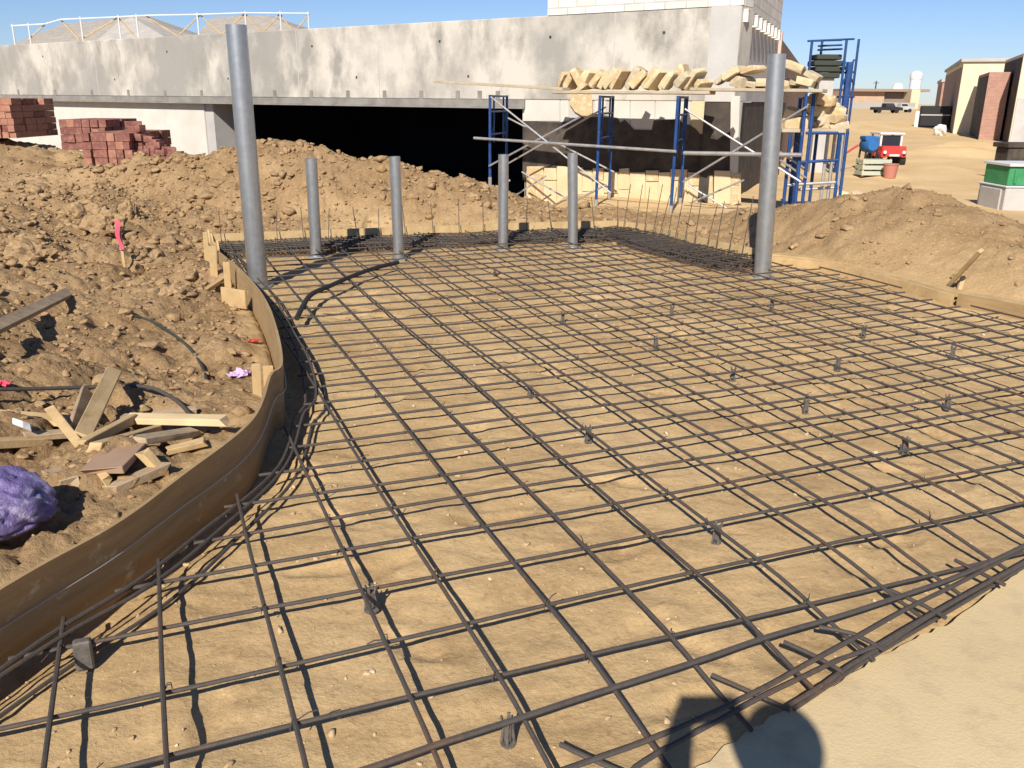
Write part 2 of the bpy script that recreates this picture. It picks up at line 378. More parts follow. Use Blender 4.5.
    for (bx_, by_, ca_, sa_) in BOOTS:
        m_ = (np.abs(x-bx_) < .25) & (np.abs(y-by_) < .25)
        if m_.any():
            u_ = ((x[m_]-bx_)*ca_+(y[m_]-by_)*sa_)/.15; v_ = (-(x[m_]-bx_)*sa_+(y[m_]-by_)*ca_)/(.052+.012*u_*0)
            q_ = u_*u_+v_*v_; zs[m_] += -.017*np.exp(-q_**2*.9)+.007*np.exp(-(q_-1.7)**2*3)
    zs = zs-.05*ss(.20, .05, d)*(ix < nL)
    cut = ss(.30, .05, d)*(ix >= nL)          # loose soil at the foot of the cut bank
    z = np.where(slab, zs+.03*cut, out)
    z = np.where(pv, -.05, z)
    zone = np.where(slab, .9*ss(.95, .5, d)*(ix >= nL)*(np.arange(1) == 0)*(ix < nL+int((len(EDGE)-nL)*.62))+(.10+.40*ss(.5,-.5,fbm(x, y, .5, 3, 71)))*ss(4.5,9.5,y), np.clip(rough*1.2, 0, 1)*np.where(tr > tb, .85, 1))
    zone = np.where((x > -1) & ~slab & ~pv, zone*(1-ss(13.2, 15.5, y))-ss(13.2, 15.5, y)*(1-np.clip(mx*1.5,0,1)), zone)
    zone = np.where((y < 14) & ~slab & ~pv & (x < 9) & (zone >= 0), np.maximum(zone, .3), zone)
    return z, zone, rough
def hz(x, y): return float(height([x], [y])[0][0])

def axis(segs):
    out = []
    for a, b, s in segs:
        n = max(1, int(round((b-a)/s))); out += list(np.linspace(a, b, n, endpoint=False))
    out.append(segs[-1][1]); return np.array(out)
xs = axis([(-900,-200,70),(-200,-60,14),(-60,-20,2.5),(-20,-14,.3),(-14,-5.2,.065),(-5.2,-.9,.021),(-.9,2.4,.035),(2.4,6.2,.03),(6.2,10,.08),(10,22,.35),(22,60,2.5),(60,200,14),(200,900,70)])
ys = axis([(-40,-3,2.5),(-3,1.3,.15),(1.3,5.5,.021),(5.5,9,.03),(9,14.8,.04),(14.8,21,.085),(21,40,.4),(40,110,3),(110,300,15),(300,1500,80)])
XX, YY = np.meshgrid(xs, ys)
fx, fy = XX.ravel(), YY.ravel()
fz, fzone, frough = height(fx, fy)
nx, ny = len(xs), len(ys)
I = np.arange(nx*ny).reshape(ny, nx)
quads = np.stack([I[:-1,:-1], I[:-1,1:], I[1:,1:], I[1:,:-1]], -1).reshape(-1, 4)
me = bpy.data.meshes.new('ground'); nq = len(quads)
me.vertices.add(nx*ny); me.vertices.foreach_set('co', np.stack([fx, fy, fz], 1).ravel())
me.loops.add(nq*4); me.loops.foreach_set('vertex_index', quads.ravel().astype(np.int32))
me.polygons.add(nq); me.polygons.foreach_set('loop_start', np.arange(0, nq*4, 4, dtype=np.int32))
me.polygons.foreach_set('use_smooth', np.ones(nq, bool))
me.update(calc_edges=True)
a_ = me.attributes.new('zone', 'FLOAT', 'POINT'); a_.data.foreach_set('value', fzone.astype(np.float32))
me.materials.append(M_dirt)
ground = bpy.data.objects.new('ground', me); COL.objects.link(ground); ground['kind'] = 'structure'

# concrete walk under the photographer's feet
mb = MB()
e0, e1 = P0-PD*4.0, P0+PD*6.5
wig = [e0+(e1-e0)*t+PNRM*(.012*math.sin(t*37)+.008*math.sin(t*91)+random.gauss(0,.005)) for t in np.linspace(0, 1, 260)]
top = [(p[0], p[1], .03) for p in wig]+[(9.5, 5.2, .03), (9.5, -4, .03), (-4.5, -4, .03)]
mb.prism(top, (0,0,-.12))
pv = mb.build('pavement', M_pave); pv['kind'] = 'structure'

# loose clods and pebbles: far too many to count
def icos():
    bm = bmesh.new(); bmesh.ops.create_icosphere(bm, subdivisions=2, radius=1)
    v = np.array([q.co[:] for q in bm.verts]); f = np.array([[q.index for q in p.verts] for p in bm.faces]); bm.free(); return v, f
IV, IF = icos()
PROTO = []
for k in range(24):
    o_ = k*13.7; p_ = IV*1.0
    n_ = .55*vnoise(p_[:,0]*1.1+p_[:,2]*.8+o_, p_[:,1]*1.1-p_[:,2]*.7+o_, 400+k)+.38*vnoise(p_[:,0]*2.6-p_[:,2]*2+o_, p_[:,1]*2.6+p_[:,2]*1.8, 430+k)+.14*rng.normal(size=len(IV))
    p_ = p_*(1+.7*n_)[:,None]
    for q_ in range(9):
        d_ = rng.normal(size=3); d_ /= np.linalg.norm(d_); p_ = p_-np.maximum(0, p_@d_-rng.uniform(.45,.75))[:,None]*d_
    PROTO.append(p_*1.25)
def scatter(name, pts, sizes, m, flat=.7):
    n = len(pts); V = np.empty((n, len(IV), 3)); 
    for k in range(n):
        R_ = np.linalg.qr(rng.normal(size=(3,3)))[0]
        v = PROTO[k % len(PROTO)]
        v = v@R_; v *= sizes[k]*np.array([rng.uniform(.8,1.3), rng.uniform(.8,1.3), flat*rng.uniform(.8,1.2)])
        V[k] = v+pts[k]
    F_ = (IF[None]+(np.arange(n)*len(IV))[:,None,None]).reshape(-1,3)
    me = bpy.data.meshes.new(name); me.vertices.add(n*len(IV)); me.vertices.foreach_set('co', V.ravel())
    me.loops.add(F_.size); me.loops.foreach_set('vertex_index', F_.ravel().astype(np.int32))
    me.polygons.add(len(F_)); me.polygons.foreach_set('loop_start', np.arange(0, F_.size, 3, dtype=np.int32)); me.update(calc_edges=True)
    me.materials.append(m); o = bpy.data.objects.new(name, me); COL.objects.link(o); return o
cand = np.vstack([rng.uniform((-6.5,1.6),(6.5,14.5),(90000,2)), rng.uniform((-13,9),(-4.5,21),(26000,2))])
cz, czone, crough = height(cand[:,0], cand[:,1])
pr = crough*np.where(cand[:,0] > 1, .3, .9)*np.where(cand[:,1] > 15, .6, 1)
keep = rng.uniform(size=len(cand)) < pr*.34
kp = cand[keep]; kz = cz[keep]
sz = .0085*np.exp(rng.normal(0, .55, len(kp)))*np.clip(.6+kp[:,1]/9, 1, 1.9); big_ = rng.uniform(size=len(kp)) < .05; sz = np.where(big_, sz*2.6, sz).clip(.004,.085)
o = scatter('dirt_clods', np.column_stack([kp, kz+sz*.15]), sz, M_clod); tag(o, 'loose brown dirt clods strewn over the spoil heaps', 'dirt clods', kind='stuff')
keep = (rng.uniform(size=len(cand)) < .15) & (crough < .02) & (((cand-P0)@PNRM) > .1) & (cand[:,1] < 12)
kp = cand[keep]; sz = (.0036*np.exp(rng.normal(0,.6,len(kp)))).clip(.0015,.014)
M_peb = mat('pebble', (.52,.39,.23), .9, var=(.34,.23,.12), scale=3, var2=(.62,.52,.38), scale2=7, f2=(.55,.7))
o = scatter('pebbles', np.column_stack([kp, cz[keep]+sz*.2]), sz, M_peb); tag(o, 'small pebbles and crumbs on the tan subgrade under the mesh', 'pebbles', kind='stuff')

# ------------------------------------------------------------------ rebar mat
TH = rad(-22.4)
nA = np.array([math.cos(TH), -math.sin(TH)]); dA = np.array([math.sin(TH), math.cos(TH)])
SC = 1.665
cA = [-.061-.19, -.061, .133, .333, .493, .677, .862, 1.039, 1.212, 1.402, 1.559]
cA = [c*SC for c in cA]
while cA[-1] < 7.2: cA.append(cA[-1]+.303+random.uniform(-.018,.018))
cA = [cA[0]-.32]+cA
while cA[0] > -1.6: cA.insert(0, cA[0]-.303)
cB = [c*SC for c in (1.265,1.452,1.647,1.833,2.011,2.169)]
while cB[-1] < 13: cB.append(cB[-1]+.300+random.uniform(-.02,.02))
LA, LB = .096, .081
POLYX = np.vstack([LEFT, BACK[1:], RIGHT[1:], [P0+PD*5.6-PNRM*.2], [P0-PD*3.4-PNRM*.2]])
rmat = thing('rebar_mat', 'tied grid of dark steel rebar laid over the tan dirt slab bed', 'rebar mat', (0,0,0))
ends = []
def lay(c, n, d, z, r, amp, wig=True):
    ts = np.arange(-8, 16, .06); P = n[None]*c+d[None]*ts[:,None]
    f1, f2, ph = random.uniform(.5,.9), random.uniform(1.5,2.4), random.uniform(0,6)
    P = P+n[None]*(amp*(np.sin(ts*f1+ph)+.5*np.sin(ts*f2+2*ph)))[:,None]
    dd, ii = edge_dist(P)
    fd = (P-P0)@PNRM
    ok = inside(P, POLYX) & (dd > np.where(ii < nL, .085, .13)) & (fd > -.015)
    runs = []; cur = []
    for k in range(len(ts)):
        if ok[k]: cur.append(k)
        elif cur: runs.append(cur); cur = []
    for q in runs:
        if len(q) < 6: continue
        pts = [(P[k,0], P[k,1], .048+(z-.048)*float(ss(-.05, .55, fd[k]))+.004*math.sin(ts[k]*2.1+ph)) for k in q]
        pts = pts[::2]+([pts[-1]] if (len(pts)-1) % 2 else [])
        b = MB(); b.tube(pts, r, 7); b.build('bar', M_rebar, rmat, smooth=True)
        ends.append(pts)
for c in cA: lay(c, nA, dA, LA, .0078, .010)
for c in cB: lay(c, dA, nA, LB, .0074, .009)
# twisted tie wire at the crossings: hundreds, one part
tw = MB()
for ia, ca in enumerate(cA):
    for ib, cb in enumerate(cB):
        if (ia+ib) % 2 and random.random() < .75: continue
        q = nA*ca+dA*cb+np.array([random.gauss(0,.004), random.gauss(0,.004)])
        if q[1] > 8 or q[0] < -1.7 or (q-P0)@PNRM < .25: continue
        if not inside(q[None], POLY)[0] or edge_dist(q[None])[0][0] < .2: continue
        g1 = (nA+dA)/2**.5*(1 if random.random() < .5 else -1); g3 = np.array([g1[0], g1[1], 0])
        c3 = np.array([q[0], q[1], .0885]); up_ = np.array([0,0,1.])
        tw.tube([c3+g3*.014-up_*.012, c3+g3*.013+up_*.010, c3+up_*.0185, c3-g3*.013+up_*.010, c3-g3*.014-up_*.012], .0017, 5)
        e_ = rng.normal(0, .012, 2); tw.tube([c3+g3*.012+up_*.004, c3+g3*.026+up_*.016+np.array([e_[0],e_[1],0]), c3+g3*.036+up_*.012+np.array([e_[0],e_[1],0])*1.8], .0022, 5)
tag(tw.build('tie_wires', M_rebar, rmat), kind='stuff')
def polybar(pix, zs, r=.0078, par=rmat, m=None, name='bar', step=.06):
    P = []
    for (q, z) in zip(pix, zs if isinstance(zs, (list, tuple)) else [zs]*len(pix)): P.append(G(q[0], q[1], z))
    b = MB(); b.tube(list(catmull(P, step)), r, 7); return b.build(name, m or M_rebar, par, smooth=True)
# the heavy edge bars that swing along the concrete walk
polybar([(300,790),(380,764.5),(435,745),(515,719.6),(580,698),(691,663),(770,636),(843,615),(910,593),(963,574),(1024,546),(1090,512)], .100, .0095)
polybar([(520,786),(581,764),(646,741),(700,718),(766,687),(807,664),(862,634),(910,607),(965,580),(1024,548),(1080,518)], .085, .0078)
polybar([(632,770),(658,753),(715,722),(765,695),(807,675),(843,658),(876,646),(910,626),(970,592),(1024,562),(1090,524)], .070, .0078)
polybar([(788,706),(825,683),(850,665),(876,650),(940,610),(1024,563),(1080,531)], .060, .0075)
polybar([(794,709),(848.6,672),(878,653),(945,613.5),(1024,567),(1080,536)], .042, .007)
polybar([(560,744),(587,757),(622,772)], .05, .0075)
polybar([(712,675),(749,691),(790,710)], .06, .0078)
polybar([(784,642),(815,656),(843,672)], .07, .0078)
polybar([(819,627),(854,634),(884,650)], .075, .0078)
polybar([(890,590),(925,606),(946,618)], .07, .0078)
polybar([(955,560),(985,575),(1005,585)], .07, .0078)
# bars that bend round the curved form on the left
def offs(path, o): 
    T = np.gradient(path, axis=0); T /= np.linalg.norm(T, axis=1)[:,None]; N_ = np.stack([T[:,1], -T[:,0]], 1); return path+N_*o
for o_, z_, r_ in ((.135,.085,.0085),(.185,.10,.0075),(.235,.035,.0075)):
    Q = offs(LEFT, o_)[6:int(nL*.93)]
    b = MB(); b.tube([(p[0]+.012*math.sin(i*.11+z_*99), p[1], z_+.012*math.sin(i*.07+o_*40)) for i, p in enumerate(Q)][::2], r_, 7); b.build('edge_bar', M_rebar, rmat, smooth=True)
print('bars', len(rmat.children))

# loose dark cable across the far left of the mat
mb = MB(); cp = [G(297,318,.11), G(303,306,.115), G(312,294,.12), G(332,285,.115), G(350,277,.115), G(375,268,.11), G(398,262.5,.11)]
mb.tube([tuple(p) for p in catmull(cp, .05)], .022, 8); o = mb.build('cable', M_dark, smooth=True, origin=cp[0]); tag(o, 'bent black cable lying on the mesh beside the tall left post', 'cable')

# ------------------------------------------------------------------ edge cages with upright dowels
def cage(nm, label, path, zt, sp, i0, i1, dow_top, dow_sp):
    base = (*path[len(path)//2], 0)
    t = thing(nm, label, 'rebar cage', base)
    Lk = np.r_[0, np.cumsum(np.linalg.norm(np.diff(path, axis=0), axis=1))]
    def at(s): return np.array([np.interp(s, Lk, path[:,0]), np.interp(s, Lk, path[:,1])])
    inn, out = offs(path, .68), offs(path, .06)
    for z in (.05, zt-.01):
        for side in (inn, offs(path, .18), offs(path, .30), offs(path, .42), offs(path, .55), out):
            b = MB(); b.tube([(p[0], p[1], z+.006*math.sin(k*.3)) for k, p in enumerate(side) if Lk[k] < i1][::3], .0075, 6); b.build('long_bar', M_rebar, t, smooth=True)
    s = i0; n = 0
    while s < min(i1, Lk[-1]-.05) and n < 96:
        a = np.array([np.interp(s, Lk, inn[:,0]), np.interp(s, Lk, inn[:,1])]); c = np.array([np.interp(s, Lk, out[:,0]), np.interp(s, Lk, out[:,1])])
        j = random.uniform(-.02,.02); b = MB()
        b.tube([(*a,.03),(*a,zt+j),(*c,zt+j),(*c,.03),(*(a+.02),.03)], .006, 5); b.build('stirrup', M_rebar, t)
        s += sp*random.uniform(.8,1.2); n += 1
    s = .15
    while s < min(i1, Lk[-1]):
        c = at(s); h = dow_top*random.uniform(.82,1.05); b = MB()
        b.tube([(*(offs(path,.1)[int(np.argmin(abs(Lk-s)))]),.02), (c[0]+random.uniform(-.03,.03), c[1]+random.uniform(-.03,.03), h)], .0052, 5); b.build('dowel', M_rebar, t); s += dow_sp*random.uniform(.9,1.1)
    return t
cage('rebar_cage', 'row of thin upright rebar tied in a cage along the back form', BACK, .105, .065, .1, 99, .52, .33)
cage('rebar_cage', 'dense rebar cage with tall thin dowels along the right corner before the stone wall', RIGHT, .115, .05, .05, 2.9, .74, .20)

# ------------------------------------------------------------------ formwork
def strip(name, path, z0, z1, th, m, label, cat, side=0.0, group=None, zfun=None, lean=None):
    base = (*path[0], z0); b = MB(); n = len(path)
    A_ = offs(path, side); B_ = offs(path, side-th); vs = []
    for k in range(n):
        t_ = z1 if zfun is None else zfun(k/(n-1)); 
        ln = (A_[k]-B_[k])/th*(lean(k/(n-1)) if lean else 0)
        vs += [(*A_[k], z0), (*B_[k], z0), (*(B_[k]+ln), t_), (*(A_[k]+ln), t_)]
    fs = [(0,1,2,3), ((n-1)*4+3,(n-1)*4+2,(n-1)*4+1,(n-1)*4)]
    for k in range(n-1):
        for j in range(4):
            a = k*4+j; c = k*4+(j+1) % 4; fs.append((a, c, c+4, a+4))
    b.add(vs, fs); o = b.build(name, m, origin=base, smooth=False); return tag(o, label, cat, group)
kcut = int(nL*.90)
strip('form_board', LEFT[:kcut], -.03, FORM_H+.02, .016, M_form, 'long curved plywood form board bending along the left edge of the rebar', 'form board', lean=lambda t: .125*max(0, 1-t*2.6)+.012, zfun=lambda t: FORM_H+.02-.17*max(0, (t-.55)/.45)**1.2)
wire = offs(LEFT, .006)[4:int(nL*.56)]
mb = MB(); mb.tube([(p[0]+.082*max(0,1-k/len(wire)*1.45)+.008, p[1], .185+.008*math.sin(k*.21)) for k, p in enumerate(wire)][::2], .0022, 5); tag(mb.build('tie_wire', M_pipe, origin=(*wire[0],.18), smooth=True), 'thin tie wire strung along the face of the curved form board', 'wire')
kk = LEFT[int(nL*.90):]
strip('form_board', offs(kk, .03), .02, .33, .02, M_wood, 'splintered pale board end with a jagged top behind the tall left post', 'form board', zfun=lambda t: .12+.10*abs(math.sin(t*7.3+.4))+.04*math.sin(t*21))
strip('form_board', BACK, .0, .185, .04, M_wood, 'straight pale lumber form along the back edge behind the short posts', 'form board')
Lr = np.r_[0, np.cumsum(np.linalg.norm(np.diff(RIGHT, axis=0), axis=1))]
iP = int(np.argmin(np.linalg.norm(RIGHT-G(768,257,BZ)[:2], axis=1))); iQ = int(np.argmin(np.linalg.norm(RIGHT-G(955,296,BZ)[:2], axis=1)))
strip('form_board', RIGHT[:iP], .0, .18, .04, M_wood, 'pale form board curving round the back right corner before the stone wall', 'form board')
strip('form_board', RIGHT[iP:iQ], -.02, .125, .04, M_wood, 'pale form board right of the tall right post, lower of two', 'form board', side=.0)
strip('form_board', RIGHT[iP:iQ], .10, .142, .14, M_wood, 'flat plank lying on the form board right of the tall right post', 'plank', side=-.045)
strip('form_board', RIGHT[iQ+1:], -.03, .15, .02, M_form, 'orange brown plywood form board at the right edge of the photo', 'form board', side=.02)
strip('form_board', RIGHT[iQ+1:], .10, .155, .10, M_wood, 'pale plank lying behind the orange plywood form at the right edge', 'plank', side=-.01)

# ------------------------------------------------------------------ steel posts
def post(pb, pt, zb, r, label, group, cap=False, deep=0.0):
    b0 = G(*pb, zb); t0 = atY(*pt, b0[1])
    # keep it near plumb
    t0[0] = b0[0]+(t0[0]-b0[0])*1.0
    t = thing('steel_post', label, 'steel post', b0-np.array([0,0,deep]), group)
    b = MB(); lo = b0-np.array([0,0,deep+.05])
    b.tube([lo, b0+(t0-b0)*.33, b0+(t0-b0)*.66, t0], r, 24, caps=False); b.tube([t0, b0+(t0-b0)*.5], r-.006, 24, caps=False)
    ax = (t0-b0)/np.linalg.norm(t0-b0); u = np.cross(ax, (1,0,0)); u /= np.linalg.norm(u); v = np.cross(u, ax)
    ring = []; 
    for k in range(24):
        c, s_ = math.cos(k*math.pi/12), math.sin(k*math.pi/12); ring.append((t0+ax*.001+r*(c*u+s_*v), t0+ax*.001+(r-.006)*(c*u+s_*v)))
    vs = [q for p in ring for q in p]; b.add(vs, [(2*k, 2*((k+1)%24), 2*((k+1)%24)+1, 2*k+1) for k in range(24)])
    b.build('pipe', M_galv, t, smooth=True)
    c_ = MB(); bb = b0-np.array([0,0,deep]); c_.box(bb[0]-r*1.3, bb[0]+r*1.3, bb[1]-r*1.3, bb[1]+r*1.3, bb[2]-.02, bb[2]+.016); c_.build('base_plate', M_galv, t, bevel=.004)
    return t
TALL, SHORT = 'tall galvanised posts', 'short galvanised posts'
post((258.5,287), (236,25), 0, .092, 'tall galvanised steel post standing on the left behind the curved form', TALL)
post((762,277), (777,54), 0, .088, 'tall galvanised steel post standing on the right before the scaffold', TALL)
post((316.5,257), (311,158.5), 0, .066, 'short galvanised post nearest the tall left post', SHORT)
post((399,259), (394.5,156.5), 0, .062, 'short galvanised post second from the tall left post', SHORT)
post((503,249.5), (503.5,154.5), 0, .062, 'short galvanised post before the open dark end of the building', SHORT)
post((573,248), (572.5,153), 0, .062, 'short galvanised post nearest the stone wall', SHORT)

# ------------------------------------------------------------------ rebar chairs
CH = 'rebar chairs under the mesh'
def chair(px, py, label, sc=1.0, par=None):
    sc *= .72
    p = G(px, py, .05); t = thing('rebar_chair', label, 'rebar chair', (p[0], p[1], 0), CH)
    b = MB(); a0 = random.uniform(0, 3); 
    for k in range(4):
        a = a0+k*math.pi/2; q = np.array([math.cos(a), math.sin(a), 0])
        b.tube([np.array([p[0],p[1],.082])+q*.010, np.array([p[0],p[1],.04])+q*.020*sc, np.array([p[0],p[1],.004])+q*.026*sc], .006*sc, 6)
        b.beam(np.array([p[0],p[1],.072])+q*.014, np.array([p[0],p[1],.072+.035*sc])+q*.020, .010, .005, up=q)
    b.build('leg_frame', M_plastic, t)
    c = MB(); c.tube([(p[0],p[1],.02),(p[0],p[1],.078)], .016*sc, 10); c.tube([(p[0],p[1],.003),(p[0],p[1],.010)], .029*sc, 14); c.build('core', M_plastic, t, smooth=True)
    return t
for a in ((371,599,'black rebar chair nearest the middle of the left foreground, tied under a crossing',1.25),(508,731,'grey rebar chair under the thick bar at the bottom centre',1.05),(717,533,'grey rebar chair before the right half of the mesh, above the photographer\'s shadow',1),(588.5,434,'pale grey rebar chair in the very middle of the mesh',1),(905,446,'grey rebar chair on the dug patch of bare dirt at the right',1.1),(733,374,'dark rebar chair right of centre, below the tall right post',1),(656,342,'dark rebar chair half way between the centre of the mesh and the stone wall',1),(530,392,'small rebar chair left of the middle of the mesh, nearest the curved form',.9),(772,304,'small dark rebar chair just in front of the tall right post',1),(672,311,'small rebar chair before the right corner cage',1),(864,331,'small dark rebar chair near the flat plank on the right',1),(838,364,'small rebar chair between two others on the far right of the mesh',1),(953,352,'small rebar chair nearest the orange form board',1),(948,402,'small rebar chair above the dug patch at the right',1),(806,406,'small rebar chair lying low on the right middle of the mesh',.9),(563,317,'small rebar chair standing in the far middle of the mesh',1),(495,272,'tiny rebar chair before the short post of the dark opening',1)):
    chair(*a)
p = G(86,668,0); t = thing('rebar_chair', 'dark block propping the bars beside the curved form in the left foreground', 'spacer block', p)
mb = MB(); mb.beam(p+np.array([0,0,.0]), p+np.array([0,0,.105]), .035, .055, up=(1,.4,0)); mb.build('block', M_plastic, t, bevel=.006)
# ------------------------------------------------------------------ concrete building
def onz(px, py, z):
    d = ray(px, py); s = (z-EYE)/d[2]; return np.array([d[0]*s, d[1]*s, z])
Cc = atY(742, 5, 15.7); ZT = Cc[2]
Lf = onz(0, 45.5, ZT)
wd = (Lf-Cc)[:2]; WL = np.linalg.norm(wd); wd = wd/WL
WD = np.array([wd[0], wd[1], 0]); WN = np.array([wd[1], -wd[0], 0]); 
if WN[1] > 0: WN = -WN
C0 = np.array([Cc[0], Cc[1], 0])
def Wp(px, py, off=0.0):
    d = ray(px, py); o = np.array([0,0,EYE]); q = C0+WN*off
    s = ((q-o)@WN)/(d@WN); return o+d*s
def S(px, off=0.0, py=100): return float((Wp(px, py, off)-C0)@WD)
def WP(s, z, off): return C0+WD*s+WN*off+np.array([0,0,z])
def wbox(b, s0, s1, z0, z1, o0, o1, mi=0):
    b.obox(WP((s0+s1)/2, (z0+z1)/2, (o0+o1)/2), WD*(s1-s0)/2, WN*(o1-o0)/2, np.array([0,0,(z1-z0)/2]), mi)
ZB = Wp(330,98)[2]
print('wall', C0, 'ZT', ZT, 'ZB', ZB, 'L', WL, WD)
bld = thing('concrete_building', 'long unfinished building with a stained concrete beam over a dark open bay', 'building', C0)
SO = S(525); SE = WL+9                     # edge of the open bay; far left end
b = MB(); wbox(b, 0, SE, ZB, ZT, -.55, 0); b.build('beam', M_conc, bld, bevel=.015)
b = MB(); wbox(b, SO, SE, ZB-.13, ZB-.002, -.5, .035); wbox(b, SO, SE, ZB-.17, ZB-.132, -.5, .09); b.build('ledge', M_steel, bld)
for k in range(15):
    s_ = S(20+k*36.5) if k < 13 else S(480+(k-13)*18); b = MB(); wbox(b, s_-.05, s_+.05, ZB, ZB+.17, .0, .016); b.build('beam_pocket', M_steel, bld)  # small darker boxes standing in for pockets and stains on the beam
for k in range(11):
    px = 40+k*64+random.uniform(-22,22); row_ = ZB+.45 if k % 2 else ZT-.38; s_ = S(px)
    b = MB(); b.tube([WP(s_, row_, .001), WP(s_, row_, .007)], .028, 10); b.build('tie_hole', M_black, bld)
for px in (100, 300, 380, 492, 612, 690):
    s_ = S(px); b = MB(); wbox(b, s_-.012, s_+.012, ZB+.02, ZT-.01, .0, .004); b.build('form_seam', M_concg, bld)
b = MB(); wbox(b, 6.5, SE, ZT-.35, ZT-.02, -9, -.55); b.build('roof_slab', M_concg, bld)
# dark bay: back wall, soffit, floor, inner side walls
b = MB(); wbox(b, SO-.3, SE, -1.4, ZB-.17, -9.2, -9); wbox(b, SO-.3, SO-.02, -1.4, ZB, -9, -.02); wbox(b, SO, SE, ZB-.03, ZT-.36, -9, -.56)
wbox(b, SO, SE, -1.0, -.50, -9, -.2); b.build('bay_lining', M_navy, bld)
# white wall panel and its return at the far left
s1, s0 = S(30), S(199)
zlo = -1.3
b = MB(); wbox(b, s0, s1+6, zlo, ZB-.172, -.55, -.12); b.build('white_wall', M_white, bld)
b = MB(); wbox(b, s0-.35, s0-.003, zlo, ZB-.172, -.9, -.16); b.build('wall_return', M_concg, bld)
# parapet courses on the roof
b = MB(); wbox(b, .0, S(548,0,12), ZT+.001, ZT+.75, -.5, .012)
o = b.build('block_course', M_cmu, bld); box_uv(o)
# long side facing the street
D = onz(780, 30, ZT); E_ = onz(809, 76, ZT-.1)
sd = (D-Cc)[:2]; SL = np.linalg.norm(sd); sd /= SL; SDV = np.array([sd[0], sd[1], 0]); SNV = np.array([sd[1], -sd[0], 0])
def sbox(b, a, c, z0, z1, o0, o1, org=C0, dv=SDV, nv=SNV):
    b.obox(org+dv*(a+c)/2+nv*(o0+o1)/2+np.array([0,0,(z0+z1)/2]), dv*(c-a)/2, nv*(o1-o0)/2, np.array([0,0,(z1-z0)/2]))
b = MB(); sbox(b, .002, SL, ZB+.0, ZT-.003, -.5, -.003); b.build('side_beam', M_concg, bld)
b = MB(); sbox(b, .02, SL+3, -.5, ZB-.01, -.5, -.02); b.build('side_shade_membrane', M_black, bld)  # black sheet, also paints the shade of this unlit side
b = MB(); sbox(b, .02, SL-.1, ZT-.0+.002, ZT+.75, -.5, .02); 
for k in range(9): sbox(b, .1+k*SL/9.5, .1+k*SL/9.5+.2, ZT-.25, ZT-.05, -.01, .10)
o = b.build('side_block_course', M_cmu, bld); box_uv(o)
D0 = np.array([D[0], D[1], 0]); ed = (E_-D)[:2]; EL = np.linalg.norm(ed); ed /= EL; EDV = np.array([ed[0], ed[1], 0]); ENV = np.array([ed[1], -ed[0], 0])
b = MB(); sbox(b, .3, EL, -1.2, ZT-.12, -.5, 0, D0, EDV, ENV); o = b.build('brown_wall', M_brownbrick, bld); box_uv(o)
b = MB(); sbox(b, .0, .28, ZB-.6, ZT-.02, -.4, .06, D0, EDV, ENV); b.build('corner_trim', mat('pink_trim', (.62,.42,.34), .8), bld)
# lower front wall right of the bay: boards, black membrane with shade painted in, stone facing
b = MB(); wbox(b, .0, SO-.0, -.4, ZB-.002, -.4, -.03); b.build('backing_wall', M_concg, bld)
def wpanel(b, pix, off, th): b.prism([Wp(x, y, off) for x, y in pix], WN*th)
upper = [((523,87),(560,88),(560,121),(523,121)), ((561,88),(569,88),(569,122),(561,122)), ((595,90),(606,90),(606,122),(595,122)), ((611,91),(630,91),(630,129),(611,129)), ((631,91),(655,92),(655,131),(631,131)), ((656,92),(691,94),(691,131),(656,131))]
for q in upper:
    b = MB(); wpanel(b, q, -.028, .012); b.build('white_board', M_white, bld)
b = MB(); wpanel(b, ((692,95),(729,97),(729,136),(692,136)), -.028, .02); b.build('upper_stone', M_stonew, bld)
b = MB(); wpanel(b, ((570,88),(593,90),(593,114),(586,118),(576,112),(571,105)), -.028, .05); b.build('upper_stone', M_stone, bld, bevel=.01)
b = MB(); wpanel(b, ((732,96),(741,96),(738,175),(731,175)), -.02, .05); b.build('corner_board', M_white, bld)
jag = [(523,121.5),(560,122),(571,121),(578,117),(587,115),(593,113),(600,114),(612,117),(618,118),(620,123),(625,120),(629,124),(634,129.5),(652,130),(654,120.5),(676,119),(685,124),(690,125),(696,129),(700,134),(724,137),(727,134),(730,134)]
b = MB(); b.prism([Wp(x, y, -.012) for x, y in jag]+[Wp(730,186,-.012), Wp(523,180,-.012)], WN*.012); b.build('shade_membrane', M_black, bld)  # dark band paints the shadow of deck and stones over the membrane
b = MB(); b.prism([Wp(x, y, .004) for x, y in ((527,171),(741,173),(741,222),(527,216))], WN*.02); b.build('mortar_bed', M_stonew, bld)
# stone facing: irregular courses
px = 528; tops = []
while px < 740:
    w = random.uniform(10, 18); tp = 168+random.uniform(-3,3)+(px-528)*.02
    y = tp
    while y < 213:
        h = random.choice((12,22,34,38)); y2 = min(y+h, 219)
        j = lambda: random.uniform(-.6,.6)
        q = [(px+.5+j(), y+.4+j()), (min(px+w,741)-.5+j(), y+.4+j()), (min(px+w,741)-.5+j(), y2-.4+j()), (px+.5+j(), y2-.4+j())]
        b = MB(); wpanel(b, q, -.01, random.uniform(.05,.075)); b.build('facing_stone', M_stonew if random.random() < .75 else M_stone, bld, bevel=.006)
        y = y2
    px += w
